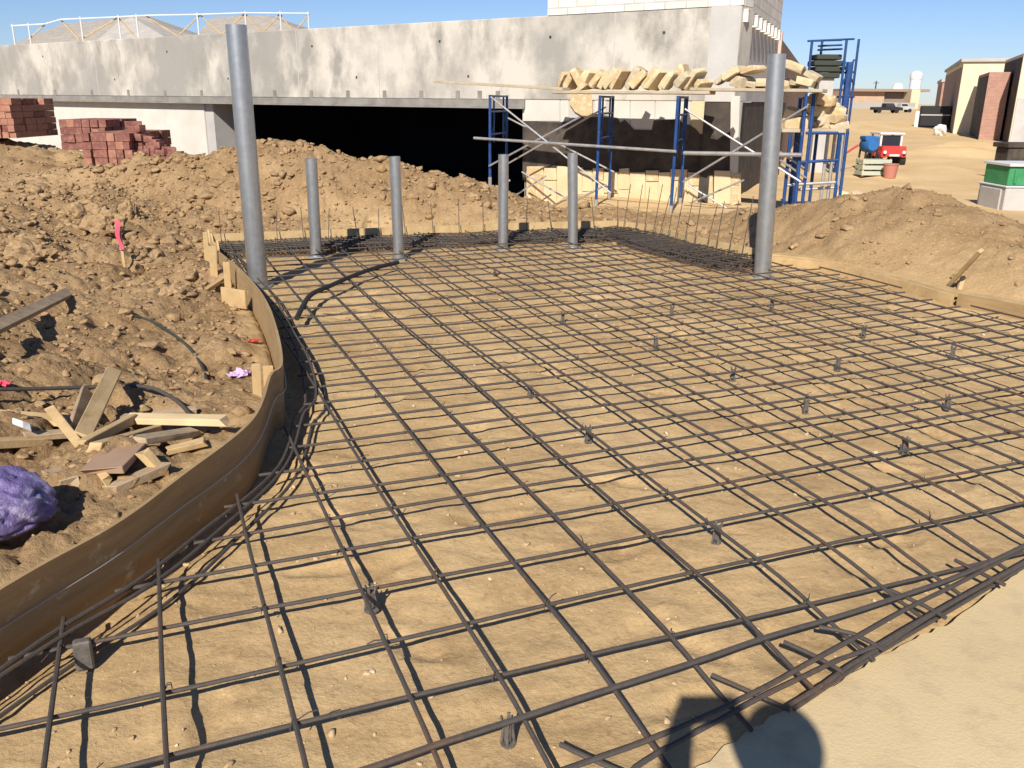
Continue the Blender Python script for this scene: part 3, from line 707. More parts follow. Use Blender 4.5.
# far-left houses behind, roofs and rail
hs = thing('house', 'house with low grey hip roofs rising behind the left end of the beam', 'house', atY(150,60,44)*np.array([1,1,0]))
def hip(name, pk0, pk1, el, er, ey, Y, dep, m):
    a, c = atY(*pk0, Y+dep*.5), atY(*pk1, Y+dep*.5); z = atY(100, ey, Y)[2]
    l, r = atY(el, ey, Y)[0], atY(er, ey, Y)[0]
    vs = [(l,Y,z),(r,Y,z),(r+1.5,Y+dep,z),(l-1.5,Y+dep,z),a,c]
    b = MB(); b.add(vs, [(0,1,5,4),(1,2,5),(2,3,4,5),(3,0,4),(0,3,2,1)]); b.build(name, m, hs)
hip('roof', (62,24), (146,15.5), 8, 182, 47, 44, 9, M_roofg)
hip('roof', (120,21), (132,17), 92, 178, 44, 41, 6, mat('roof_light', (.46,.42,.37), .95, var=(.36,.34,.31), scale=2))
hip('roof', (212,17), (268,15), 188, 335, 44, 44, 9, M_roofg)
b = MB(); zz = atY(100,46,46)[2]; xl, xr = atY(12,46,46)[0], atY(325,46,46)[0]; b.box(xl, xr, 46, 52, -.5, zz-.05); b.build('wall', M_tan, hs)
rl = thing('roof_framing', 'thin white open roof framing standing before the grey roofs at the upper left', 'roof framing', atY(150,45,40)*np.array([1,1,0]))
b = MB(); b.tube([atY(x, y, 39.5) for x, y in ((11,26),(45,24),(61,19.5),(118,17),(146,15.5),(200,14.5),(245,13),(309,13.5))], .032, 6); b.build('top_rail', M_whitep, rl)
for x, y in ((12,26),(28,25),(80,18.5),(118,17),(136,16),(197,14.6),(245,13),(280,13.2),(308,13.5)):
    b = MB(); p = atY(x, y-2, 39.5); b.tube([p, np.array([p[0]+.0, 39.5, 0])], .03, 6); b.build('rail_post', M_whitep, rl)
for x0_, y0_, x1_, y1_ in ((28,40,45,24.5),(61,20,80,40),(80,40,118,17.5),(118,17.5,136,38),(146,16,178,36),(178,36,200,15),(200,15,222,34),(222,34,245,13.5),(245,13.5,262,33),(262,33,280,13.8),(280,13.8,294,33),(294,33,309,14)):
    b = MB(); b.beam(atY(x0_, y0_, 39.6), atY(x1_, y1_, 39.6), .05, .05, up=(0,-1,0)); b.build('web_member', M_wood, rl)

# ------------------------------------------------------------------ scaffold along the stone wall
OF, OR = 1.75, .55
ZD = 1.87
sc = thing('scaffold', 'blue frame scaffold with grey cross braces along the stone wall', 'scaffold', WP(S(650,OF), 0, OF))
def leg(px, off, z1, z0=-.02, m=M_blue, r=.026):
    p = WP(S(px, off), 0, off); b = MB(); b.tube([p+np.array([0,0,z0]), p+np.array([0,0,z1])], r, 10); b.build('leg', m, sc, smooth=True); return p
frames = ((490,507,.25,.2),(600,613,.0,.0),(678,687,.0,.0),(806,800,.0,.0))
for fa, ra, zf, zr in frames:
    a, c = leg(fa, OF, ZD-.03, zf), leg(ra, OR, ZD-.03, zr)
    # inner posts and ladder rungs of the walk-through frame
    m1, m2 = a+(c-a)*.22, a+(c-a)*.78
    b = MB()
    for mm in (m1, m2): b.tube([mm+np.array([0,0,.9 if fa > 500 else 1.0]), mm+np.array([0,0,ZD-.06])], .017, 8)
    for z in (ZD-.05, ZD-.32, 1.15): b.tube([a+np.array([0,0,z]), c+np.array([0,0,z])], .018, 8)
    b.tube([a+np.array([0,0,1.0]), m1+np.array([0,0,1.3])], .012, 6); b.tube([c+np.array([0,0,1.0]), m2+np.array([0,0,1.3])], .012, 6)
    b.build('rung_panel', M_blue, sc, smooth=True)
    for p in (a, c):
        b = MB(); b.box(p[0]-.075, p[0]+.075, p[1]-.075, p[1]+.075, -.03+max(zf-.0, 0), .0+max(zf, 0)); b.tube([p+np.array([0,0,max(zf,0)]), p+np.array([0,0,max(zf,0)+.15])], .031, 8); b.build('base_jack', M_pipe, sc)
def brace(pa, pb, oa, ob, r=.016):
    b = MB(); A_, B_ = Wp(*pa, oa), Wp(*pb, ob); b.tube([A_, B_], r, 8); b.build('brace', M_pipe, sc, smooth=True)
brace((491,97),(611,193), OF+.03, OF+.03); brace((489,166),(580,117), OF+.06, OF+.0)
brace((508,118),(614,172), OR, OR); brace((509,163),(606,107), OR+.03, OR+.03)
brace((500,205),(546,176), OR, OR); brace((522,172),(572,202), OR+.05, OR+.05); brace((572,203),(606,185), OF, OF)
brace((685,109),(801,182), OF+.03, OF+.03); brace((683,182),(808,106), OF+.06, OF+.06)
brace((688,185),(735,213), OR, OR); brace((690,203),(744,180), OR+.03, OR+.03)
brace((765,155),(806,184), OR, OR)
b = MB(); b.tube([Wp(474,138,OF+.08), Wp(676,151.5,OF+.08)], .024, 10); b.build('ledger_pipe', M_pipe, sc, smooth=True)
b = MB(); b.tube([Wp(684,153,OF+.08), Wp(802,155,OF+.08)], .032, 10); b.build('ledger_pipe', M_pipe, sc, smooth=True)
PLK = 'planks decking the blue scaffold'
def deckplank(pa, pb, za, zb, off, w, label, th=.045):
    a, c = WP(S(pa, off), za, off), WP(S(pb, off), zb, off)
    b = MB(); b.beam(a, c, w, th); tag(b.build('plank', M_plank, bevel=.004, origin=a), label, 'plank', PLK)
for k, nm_ in enumerate(('front','second','middle','fourth','rear')):
    deckplank(556, 712, ZD+.02, ZD+.02, 1.66-k*.25, .235, nm_+' scaffold plank under the long row of leaning stones')
for k, nm_ in enumerate(('front','middle','rear')):
    deckplank(692, 824, ZD+.07, ZD+.05, 1.66-k*.25, .235, nm_+' scaffold plank under the right hand stones by the tall post')
deckplank(438, 566, ZD+.20, ZD+.07, 1.6, .25, 'grey scaffold plank tipping up over the dark bay, left end overhanging')
# ------------------------------------------------------------------ loose stones
def stone(name, c, size, rot, label, group, m=None, cat='stone'):
    bm = bmesh.new()
    for k in range(22):
        q = [random.uniform(-.5,.5) for _ in range(3)]; f = k % 3
        q[f] = (.5 if k % 2 else -.5)*random.uniform(.86,1.0)
        q = [max(-.5, min(.5, c_*1.16)) for c_ in q]
        bm.verts.new((q[0]*size[0], q[1]*size[1], q[2]*size[2]))
    for sx_ in (-1,1):
        for sy_ in (-1,1):
            for sz_ in (-1,1): bm.verts.new((sx_*size[0]*random.uniform(.36,.5), sy_*size[1]*random.uniform(.36,.5), sz_*size[2]*random.uniform(.36,.5)))
    r_ = bmesh.ops.convex_hull(bm, input=list(bm.verts))
    bmesh.ops.delete(bm, geom=[v for v in bm.verts if not v.link_faces], context='VERTS')
    bmesh.ops.dissolve_limit(bm, angle_limit=rad(9), verts=list(bm.verts), edges=list(bm.edges))
    bmesh.ops.bevel(bm, geom=list(bm.edges), offset=min(size)*.05, segments=1, affect='EDGES', clamp_overlap=True)
    me = bpy.data.meshes.new(name); bm.to_mesh(me); bm.free(); me.materials.append(m or random.choice((M_stone, M_stone, M_stonew, M_stoneg)))
    o = bpy.data.objects.new(name, me); COL.objects.link(o); o.location = c; o.rotation_euler = rot
    return tag(o, label, cat, group)
ordn = ['first','second','third','fourth','fifth','sixth','seventh','eighth','ninth','tenth','eleventh','twelfth','thirteenth','fourteenth','fifteenth','sixteenth','seventeenth','eighteenth']
wang = math.atan2(WD[1], WD[0])
row = []
px = 569.0
while px < 706:
    row.append((px, random.uniform(.09,.15), random.uniform(.28,.40) if px < 700 else .16, (28 if px < 582 else -34 if px < 592 else 36 if px < 676 else -22 if px < 683 else 40)+random.uniform(-9,9))); px += random.uniform(6.2,8.8)
ordn += ['nineteenth','twentieth','twenty-first','twenty-second','twenty-third','twenty-fourth']
for i, (px, th_, h, tilt) in enumerate(row):
    c = WP(S(px, 1.15), ZD+.055+h*.5*abs(math.cos(rad(tilt)))+th_*.5*abs(math.sin(rad(tilt))), 1.15+random.uniform(-.15,.2))
    stone('stone', c, (th_, random.uniform(.3,.42), h), (random.uniform(-.1,.1), rad(tilt), wang+math.pi+random.uniform(-.25,.25)), f'cream limestone slab, {ordn[i]} from the left in the long row leaning on the scaffold planks', 'limestone slabs on the scaffold planks')
row2 = [(722,.38,.09,-36),(733,.30,.11,-28),(741,.26,.17,15),(750,.32,.10,8),(752,.28,.10,-10),(768,.30,.12,0),(783,.28,.12,12),(794,.30,.12,20),(796,.28,.10,4),(806,.26,.11,14),(812,.22,.10,26)]
lift = [.0,.02,0,0,.2,0,0,.22,.02,.02,-.02]
for i, (px, w, h, tilt) in enumerate(row2):
    c = WP(S(px, 1.45), ZD+.10+h*.5+lift[i]+(.12 if abs(tilt) > 25 else 0), 1.45+random.uniform(-.12,.12))
    stone('stone', c, (w, .34, h), (0, rad(tilt), wang+math.pi+random.uniform(-.3,.3)), f'cream limestone piece, {ordn[i]} from the left on the planks around the tall right post', 'limestone pieces by the tall right post')

# lower rolling scaffold at the building corner
YS = 13.4
s2 = thing('scaffold', 'lower blue scaffold at the building corner loaded with rough stones', 'scaffold', atY(815,200,YS)*np.array([1,1,0]))
zd2 = atY(815,133,YS)[2]
for px, dy in ((787,0),(806,0),(838,0),(795,1.0),(813,1.0),(843,.9)):
    p = atY(px, 170, YS+dy); b = MB(); b.tube([(p[0],p[1],-.1),(p[0],p[1],zd2 if px != 806 else zd2+.55)], .027, 8); b.build('leg', M_blue, s2, smooth=True)
for px in (824,831): 
    p = atY(px, 170, YS+.6); b = MB(); b.tube([(p[0],p[1],-.1),(p[0],p[1],zd2)], .028, 8); b.build('brace', M_pipe, s2, smooth=True)
for (a, c, dy) in (((787,185),(838,182),0),((787,163),(838,160),0),((795,190),(843,187),1.0),((806,133),(838,133),0)):
    b = MB(); b.tube([atY(*a, YS+dy), atY(*c, YS+dy)], .022, 8); b.build('ledger', M_blue if dy == 0 and a[1] != 185 else M_pipe, s2, smooth=True)
for (a, c) in (((780,160),(806,178)),((780,152),(804,168)),((838,185),(843,135))):
    b = MB(); b.tube([atY(*a, YS-.05), atY(*c, YS-.05)], .016, 8); b.build('brace', M_pipe, s2, smooth=True)
p = atY(782,133,YS); q = atY(846,132,YS)
for k in range(3):
    b = MB(); b.beam((p[0], YS+.15+k*.32, zd2+.03), (q[0], YS+.15+k*.32, zd2+.03), .29, .05)
    tag(b.build('plank', M_plank, bevel=.004, origin=p), ['front','middle','rear'][k]+' plank of the lower scaffold deck at the building corner', 'plank', 'planks of the lower scaffold')
heap = [(789,126,.30,.16),(799,124,.34,.2),(812,126,.32,.14),(826,127,.3,.14),(839,128,.28,.12),(794,115,.3,.18),(822,118,.34,.16),(834,118,.26,.14),(826,108,.32,.18),(817,111,.28,.16),(837,110,.25,.12),(820,100,.3,.16),(829,101,.22,.14)]
for i, (px, py, w, h) in enumerate(heap):
    c = atY(px, py, YS+.45+random.uniform(-.2,.2)); stone('stone', c, (w, .32, h), (random.uniform(-.2,.2), random.uniform(-.3,.3), random.uniform(-.5,.5)), 'rough cream stone, %s row of the lower scaffold heap, %s from the left' % (('bottom','second','third','top')[(py < 120)+(py < 112)+(py < 105)], ordn[sorted(h_[0] for h_ in heap if ((h_[1] < 120)+(h_[1] < 112)+(h_[1] < 105)) == ((py < 120)+(py < 112)+(py < 105))).index(px)]), 'stones heaped on the lower scaffold')
# spoil of stone rubble beside it
for i, (px, py, Y, w) in enumerate(sorted(((850,186,14,.3),(858,180,14.5,.34),(846,176,15,.26),(866,190,13.6,.24),(872,183,14.4,.2),(856,168,16,.3),(849,160,17,.26),(862,159,17.5,.2),(843,193,13.4,.26),(881,187,14.2,.16)), key=lambda r_: r_[2])):
    c = atY(px, py, Y); c[2] = hz(c[0], c[1])+w*.15; stone('stone', c, (w, w*.8, w*.5), (random.uniform(-.3,.3), random.uniform(-.3,.3), random.uniform(0,3)), f'pale rubble stone lying beside the lower scaffold, {ordn[i]} counting back from the camera', 'rubble stones beside the lower scaffold')

# tall blue scaffold tower further along the side wall
YT = 24.0
s3 = thing('scaffold_tower', 'tall blue scaffold tower standing against the brown side wall', 'scaffold', atY(832,150,YT)*np.array([1,1,0]))
zt3 = atY(830,39,YT)[2]
for px, dy, tp in ((808,0,41),(818,.9,41),(842,.0,40),(854,.9,39),(848,.4,62)):
    p = atY(px, 80, YT+dy); t_ = atY(px, tp, YT+dy); b = MB(); b.tube([(p[0],p[1],-.6),(p[0],p[1],t_[2])], .035 if px != 848 else .10, 8); b.build('leg', M_blue, s3, smooth=True)
for a, c, d0, d1 in (((808,41),(854,39),0,.9),((818,46),(842,45),.5,.5),((808,41),(842,40),0,0),((818,50),(842,49),.9,0),((808,75),(854,72),0,.9),((842,85),(854,60),0,.9),((842,62),(854,84),0,.9),((808,97),(854,97),0,.9)):
    b = MB(); b.tube([atY(*a, YT+d0), atY(*c, YT+d1)], .028, 6); b.build('rung', M_blue, s3, smooth=True)
p = atY(825,66,YT+.5)
b = MB()
for k in range(4): b.beam(p+np.array([-.38+.05*(k % 2), 0, -.24+k*.15]), p+np.array([.32+.06*(k % 3), 0, -.24+k*.15]), .6, .13)
tag(b.build('bundle', M_tarp, bevel=.02, origin=p), 'dark stack of slabs resting high inside the blue tower', 'bundle')
p1 = atY(826,76,YT+.5); b = MB(); b.box(p1[0]-.22, p1[0]+.16, YT+.3, YT+.7, -.5, p1[2]-.04); b.build('hoist_column', M_concg, s3)

# ------------------------------------------------------------------ brick stacks
def brickstack(px0, px1, yt, yb, Y, dep, rows, cols, label, m, tilt=0, ragged=0):
    a, c = atY(px0, yb, Y), atY(px1, yb, Y); zt_ = atY((px0+px1)/2, yt, Y)[2]; z0 = a[2]
    w = (c[0]-a[0])/cols; h = (zt_-z0)/rows; nd = 4
    b = MB()
    for r in range(rows):
        for k in range(cols):
            for d_ in range(nd):
                if ragged and r == rows-1 and random.random() < ragged: continue
                j = lambda s_: random.gauss(0, s_)
                cx = a[0]+(k+.5)*w+j(.01); cy = Y+(d_+.5)*dep/nd+j(.015); cz = z0+(r+.5)*h
                an = j(.02); b.obox((cx,cy,cz), np.array([math.cos(an),math.sin(an),0])*w*.48, np.array([-math.sin(an),math.cos(an),0])*dep/nd*.48, np.array([0,0,h*.475]), random.choice((0,0,0,1,2)))
    return tag(b.build('brick_stack', [m, M_redbrick3, M_redbrick2], origin=(a[0],Y,z0)), label, 'brick stack')
brickstack(62,108,119.5,150,17.6,1.5,4,6,'upper red brick stack before the white wall, left of the stepped one', M_redbrick)
brickstack(86,133,133,166,16.6,2.0,4,6,'lower stepped red brick stack in front of the white wall', M_redbrick)
brickstack(-30,16,98,138,19.0,1.8,6,7,'tan and red brick stack cut off by the left edge of the photo', M_redbrick2, ragged=.3)
for i, (px, tp) in enumerate(((137,124),(141,133),(146,139),(151,141),(156,146),(161,148),(167,150),(173,154))):
  for Y in (16.9, 17.25):
    base_ = atY(px, 150, Y); z = hz(base_[0], base_[1])-.03; ztop = atY(px, tp, Y)[2]
    while z < ztop-.05:
        an = random.uniform(-.5,.5); ca, sa = math.cos(an), math.sin(an)
        p = base_.copy(); p[0] += random.uniform(-.04,.04); p[1] += random.uniform(-.05,.05); p[2] = z+.06
        b = MB(); b.obox(p, np.array([ca,sa,random.uniform(-.15,.15)])*.15, np.array([-sa,ca,0])*.08, np.array([0,0,.06])); z += .12
        tag(b.build('brick', M_redbrick, origin=p, bevel=.005), 'dark red brick tumbled in the loose heap right of the stepped stack', 'brick', 'bricks tumbled beside the stack')
# earth under tumbled bricks is part of the ground; scrap plank on the left bank
# ------------------------------------------------------------------ scrap lumber, stakes, litter on the left bank
def hitg(px, py):                         # point on the soil seen at a pixel
    z = .2
    for _ in range(12):
        p = G(px, py, z); z = .5*z+.5*float(height([p[0]], [p[1]], False)[0][0])
    p = G(px, py, z); return G(px, py, .4*z+.6*hz(p[0], p[1]))
SCR = 'scrap lumber pieces on the left bank'
def scrap(a, c, w, t, label, la=.03, lc=.03, m=None, roll=0):
    A_, B_ = hitg(*a), hitg(*c); A_[2] += la; B_[2] += lc
    d = (B_-A_)/np.linalg.norm(B_-A_); sx = np.cross(d, (0,0,1)); u = np.cross(sx, d); up = u*math.cos(roll)+sx*math.sin(roll)
    b = MB(); b.beam(A_, B_, w, t, up=up)
    b.v = [tuple(np.array(v)+d*random.gauss(0,.014)+np.array([random.gauss(0,.003) for _ in range(3)])) for v in b.v]
    return tag(b.build('wood_scrap', m or M_wood, bevel=.003, origin=A_), label, 'wood scrap', SCR)
scrap((-40,365), (70,298), .085, .04, 'long weathered plank running off the left edge of the photo above the scrap heap', .10, .05, M_woodg, .5)
scrap((84,447), (117,394), .075, .035, 'pale board standing slanted at the middle of the scrap heap, the upper right end highest', .05, .13, M_wood, .5)
scrap((75,440), (90,408), .075, .03, 'grey board lying left of the pale slanted board in the scrap heap', .04, .09, M_woodg, .9)
scrap((54,427), (109,492), .04, .035, 'thin stake crossing over the others toward the purple bag', .09, .05, M_wood, .4)
scrap((128,430), (227,436), .085, .035, 'long clean pale board lying level with its end at the curved form', .06, .08, mat('fresh_lumber', (.68,.53,.31), .8, var=(.6,.45,.25), scale=5))
scrap((84,455), (134,430), .05, .04, 'narrow board leading up to the left end of the clean level board', .05, .06)
scrap((97,460), (160,440), .05, .04, 'narrow board lying just below the clean level board', .06, .06)
scrap((-10,450), (46,446), .06, .04, 'round edged pale board at the left edge of the photo under the white scrap', .03, .03)
scrap((-10,421), (75,428), .09, .03, 'pinkish flat board lying level at the left edge above the white scrap', .03, .03, M_wood)
scrap((28,440), (82,438), .06, .03, 'weathered board tucked under the thin crossing stake', .02, .03, M_woodg)
scrap((104,476), (130,454), .17, .03, 'broad brown plank face lying flat in the scrap heap', .03, .05, mat('brown_plank', (.36,.24,.16), .8, var=(.3,.19,.12), scale=4))
scrap((137,456), (196,441), .09, .035, 'weathered flat board with its end raised right of the broad brown plank', .07, .05, M_woodg)
scrap((144,462), (166,482), .05, .03, 'short bright offcut beside the curved form', .05, .03)
scrap((112,492), (162,472), .06, .04, 'board half buried at the foot of the scrap heap near the curved form', .01, .02, M_woodg)
scrap((165,456), (206,448), .06, .03, 'thin lath lying between the raised board and the curved form', .02, .03)
scrap((152,421), (196,416), .05, .04, 'small grey block of wood behind the clean level board', .02, .03, M_woodg)
scrap((112,432), (130,424), .05, .04, 'pale chunk of wood behind the pale slanted board', .02, .03, M_woodg)
scrap((201,298), (225,283), .05, .035, 'pale stick poking out of the soil left of the broken board ends', .03, .05)
scrap((220,338), (233,356), .04, .02, 'pale splinter lying alone half way up the bank', .01, .02)
scrap((82,172), (103,184), .10, .04, 'pale board lying on the soil below the brick stacks', .03, .02)
scrap((70,484), (52,474), .07, .05, 'pale chip of wood behind the purple bag', .0, .0, M_woodg)
# stakes holding the form
def stake(a, top, w, label, m=M_wood):
    A_ = hitg(*a); T = atY(top[0], top[1], A_[1]+.0); b = MB(); b.beam(A_-np.array([0,0,.1]), T, w, .03, up=(.4,-1,0)); return tag(b.build('stake', m, bevel=.002, origin=A_), label, 'stake')
stake((257,399), (256,364), .05, 'pale wooden stake driven beside the inner face of the curved form')
stake((268,385), (268,366), .06, 'short pale cleat against the form beside the wooden stake')
stake((207,262), (205,232), .05, 'splintered stake at the far left corner of the forms')
stake((214,276), (212,246), .07, 'broken pale stake nearest the corner of the back form')
stake((228,288), (226,262), .06, 'pale stake left of the jagged board end by the tall post')
a = hitg(232,300); b = MB(); b.beam(G(222,296,.14), G(246,300,.14), .02, .16); tag(b.build('wood_block', M_wood, bevel=.003, origin=a), 'squared pale block of lumber closing the gap behind the tall left post', 'wood block')
scrap((22,434), (30,437), .07, .03, 'bright white scrap of wrapping among the boards at the left edge', .05, .05, M_whitep)
# survey flag
fa = hitg(124,262); ft = atY(118,222,fa[1]); fl = thing('survey_stake', 'thin wooden stake tied with a bright pink ribbon on the left bank', 'survey stake', fa)
b = MB(); b.beam(fa-np.array([0,0,.1]), ft, .028, .012, up=(0,-1,.2)); b.build('lath', M_wood, fl)
b = MB(); n = 9; P = []
for k in range(n):
    t_ = k/(n-1); c = ft+(fa-ft)*(t_*.72); P.append((c+np.array([-.022+.012*math.sin(t_*9), -.03-.015*math.sin(t_*6), .02]), c+np.array([.024+.012*math.sin(t_*7+1), -.035, .02])))
vs = [q for p in P for q in p]; b.add(vs, [(2*k,2*k+1,2*k+3,2*k+2) for k in range(n-1)]); b.add([np.array(v)+np.array([0,-.004,0]) for v in vs], [(2*k,2*k+2,2*k+3,2*k+1) for k in range(n-1)]); b.build('ribbon', M_pink, fl, smooth=True)
# litter
def litter(px, py, s_, m, label, cat):
    p = hitg(px, py); bm = bmesh.new(); bmesh.ops.create_grid(bm, x_segments=7, y_segments=6, size=s_)
    for v in bm.verts: v.co += Vector((random.gauss(0,s_*.12), random.gauss(0,s_*.12), abs(random.gauss(0,s_*.28))))
    g2 = bmesh.ops.solidify(bm, geom=list(bm.faces), thickness=.003)
    me = bpy.data.meshes.new(cat); bm.to_mesh(me); bm.free(); me.materials.append(m); o = bpy.data.objects.new(cat.replace(' ','_'), me); COL.objects.link(o); o.location = p+np.array([0,0,.02]); return tag(o, label, cat)
M_lil = mat('lilac_film', (.62,.42,.66), .4)
litter(240,378, .06, M_lil, 'crumpled lilac plastic scrap on the bank beside the wooden stake', 'plastic scrap')
litter(254,344, .04, M_red, 'small red scrap on the bank below the curved board top', 'plastic scrap')
litter(3,388, .04, M_pink, 'small pink scrap at the left edge of the bank', 'plastic scrap')
# bent dark rod on the bank
P = [hitg(-30,401), hitg(40,401), hitg(110,400), hitg(150,404), hitg(178,416), hitg(196,427)]
for k, p in enumerate(P): p[2] += (.06,.07,.08,.10,.09,.03)[k]
b = MB(); b.tube(list(catmull(P,.05)), .011, 8); tag(b.build('rebar_bar', M_rebar, smooth=True, origin=P[0]), 'loose rusty bar bent over the scrap lumber on the left bank', 'rebar bar')
P = [hitg(128,316), hitg(150,322), hitg(185,345), hitg(205,375), hitg(203,400)]
for p in P: p[2] += .012
b = MB(); b.tube(list(catmull(P,.05)), .010, 6); tag(b.build('root', M_tarp, smooth=True, origin=P[0]), 'dark cord half sunk in the soil in the middle of the left bank', 'cord')
# boards leaning on the right heap
def rb(a, c, la, lc, w, label):
    A_, B_ = hitg(*a), hitg(*c); A_[2] += la; B_[2] += lc; b = MB(); b.beam(A_, B_, w, .035, up=(.2,-1,.6)); tag(b.build('brace_board', M_wood, bevel=.003, origin=A_), label, 'brace board', 'brace boards on the right heap')
rb((947,289), (979,264), .02, .12, .055, 'pale brace board on the right heap nearest the orange form')
rb((792,250), (829,219), .03, .10, .03, 'thin pale brace lath on the right heap near the tall right post')
rb((958,294), (962,284), .02, .08, .04, 'short pale peg beside the brace board nearest the orange form')

def clod(px, py, r, lift, label, at=None):
    p = hitg(px, py) if at is None else np.array([at[0], at[1], hz(at[0], at[1])]); bm = bmesh.new(); bmesh.ops.create_icosphere(bm, subdivisions=4, radius=1)
    A_ = np.array([v.co[:] for v in bm.verts]); k = random.uniform(0, 90)
    n_ = .50*vnoise(A_[:,0]*1.2+A_[:,2]*.8+k, A_[:,1]*1.2-A_[:,2]*.7+k, 7)+.30*vnoise(A_[:,0]*2.9-A_[:,2]*2+k, A_[:,1]*2.9+A_[:,2]*1.9, 8)+.16*vnoise(A_[:,0]*7+A_[:,2]*5+k, A_[:,1]*7-A_[:,2]*6, 9)+.08*vnoise(A_[:,0]*15+A_[:,2]*11+k, A_[:,1]*15-A_[:,2]*13, 10)
    A_ = A_*(1+n_)[:,None]*np.array(r)
    for v, q in zip(bm.verts, A_): v.co = Vector(q)
    me = bpy.data.meshes.new('clay_clod'); bm.to_mesh(me); bm.free(); me.materials.append(M_clod); o = bpy.data.objects.new('clay_clod', me); COL.objects.link(o); o.location = p+np.array([0,.1,lift]); return tag(o, label, 'clay clod', 'big clods on the left bank')
clod(103, 232, (.19,.14,.17), .06, 'largest grey brown clod, behind and left of the pink ribbon')
clod(128, 218, (.10,.10,.15), .05, 'upright clod just right of the pink ribbon')
clod(82, 222, (.18,.15,.14), .04, 'rounded clod left of the largest clod near the pink ribbon')
clod(178, 214, (.10,.09,.10), .03, 'small clod on the bank left of the corner of the forms')
clod(30, 262, (.20,.16,.13), .02, 'broad clod on the far left of the bank above the long weathered plank')
clod(168, 300, (.13,.11,.08), .0, 'low clod half sunk in the middle of the bank above the dark cord')
# ------------------------------------------------------------------ purple bag
def bagmesh():
    bm = bmesh.new(); bmesh.ops.create_icosphere(bm, subdivisions=5, radius=1)
    for v in bm.verts:
        n = v.co.normalized(); x, y, z = n
        w = .5*vnoise(np.array([x*2.2+z]), np.array([y*2.2-z*1.3]), 5)[0]
        an = math.atan2(y, x); cr = abs(vnoise(np.array([an*3.2+z*2]), np.array([z*3.0]), 11)[0]); c2 = abs(vnoise(np.array([x*7+z*3]), np.array([y*7+z*4]), 21)[0])
        r = 1+.16*w-.09*(1-min(1,cr*3))-.045*(1-min(1,c2*3))
        v.co = Vector((x*r*.23, y*r*.18, (z if z > 0 else z*.55)*r*.165))
        v.co.z = max(v.co.z, -.085)
    me = bpy.data.meshes.new('plastic_bag'); bm.to_mesh(me); bm.free(); me.polygons.foreach_set('use_smooth', [True]*len(me.polygons)); me.materials.append(M_bag); return me
bg = bpy.data.objects.new('plastic_bag', bagmesh()); COL.objects.link(bg)
p = hitg(-6, 536); bg.location = (p[0]-.05, p[1]+.05, p[2]+.07); bg.rotation_euler = (.1,.05,.5)
tag(bg, 'shiny crumpled purple plastic bag slumped on the soil at the left edge', 'plastic bag')

# ------------------------------------------------------------------ the street on the right
az = rad(22.5); AV = np.array([math.sin(az), math.cos(az), 0]); AR = np.array([math.cos(az), -math.sin(az), 0])
def orib(b, org, w0, w1, d0, d1, z0, z1):
    b.obox(np.array([org[0], org[1], 0])+AR*(w0+w1)/2+AV*(d0+d1)/2+np.array([0,0,(z0+z1)/2]), AR*(w1-w0)/2, AV*(d1-d0)/2, np.array([0,0,(z1-z0)/2]))
def zY(py, px, Y): return atY(px, py, Y)[2]
rb_ = thing('street_building', 'cream building with pink brick piers facing the dirt street at the far right', 'building', atY(985,140,48)*np.array([1,1,0]))
Yb = 54.0; o0 = atY(958,100,Yb); zt = zY(62,985,Yb)
b = MB(); orib(b, o0, 0, 16, 0, 20, -2, zt); b.build('wall', M_cream, rb_)
b = MB(); orib(b, o0, -.02, -.003, .6, 19.8, -2, zt-.25); b.build('street_face_shade', M_brownbrick, rb_); box_uv(rb_.children[-1])  # darker sheet paints the shade on the unlit street side
b = MB(); orib(b, o0, -.15, 16.2, -.15, 20, zt, zt+.18); b.build('coping', M_concg, rb_)
for (pxl, pxr, pt, Y, dp) in ((985,1004,72,47.0,6.5),(1016,1046,53,44.0,8.0)):
    q = atY(pxl, 100, Y); w = np.linalg.norm((atY(pxr,100,Y)-q)[:2]); z = zY(pt, pxl, Y)
    b = MB(); orib(b, q, 0, w, 0, dp, -2, z); o = b.build('brick_pier', M_pinkbrick if pxl < 1000 else M_cream, rb_); 
    if pxl < 1000: box_uv(o)
    b = MB(); orib(b, q, -.01 if pxl > 1000 else -.012, .0-.001, .25, dp-.1, -2, z-.15); b.build('pier_flank_shade', M_black, rb_)  # black sheet paints the shaded street side of the pier
q = atY(1016,100,44); b = MB(); orib(b, q, .05, 6, -.05, -.002, -2, zY(98,1016,44)); b.build('dark_wall', M_concg, rb_)
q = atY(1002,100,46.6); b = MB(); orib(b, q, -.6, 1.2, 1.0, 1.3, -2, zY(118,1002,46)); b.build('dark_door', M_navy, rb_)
b2 = thing('street_building', 'smaller brown brick building behind the black trailer down the street', 'building', atY(940,120,78)*np.array([1,1,0]))
q = atY(940,100,78); w = np.linalg.norm((atY(949,100,78)-q)[:2]); z = zY(82,944,78)
b = MB(); orib(b, q, 0, w, 0, 9, -2, z); o = b.build('brick_pier', M_pinkbrick, b2); box_uv(o)
b = MB(); orib(b, q, -.01, -.001, .2, 8.8, -2, z-.2); b.build('pier_flank_shade', M_brownbrick, b2)  # browner sheet puts the shade of this flank into its colour
b = MB(); orib(b, q, w+.01, 9, 3, 12, -2, z+.3); b.build('wall', M_cream, b2)
b = MB(); orib(b, q, -.1, w+.1, -.1, 9.1, z+.001, z+.25); b.build('coping', M_concg, b2)
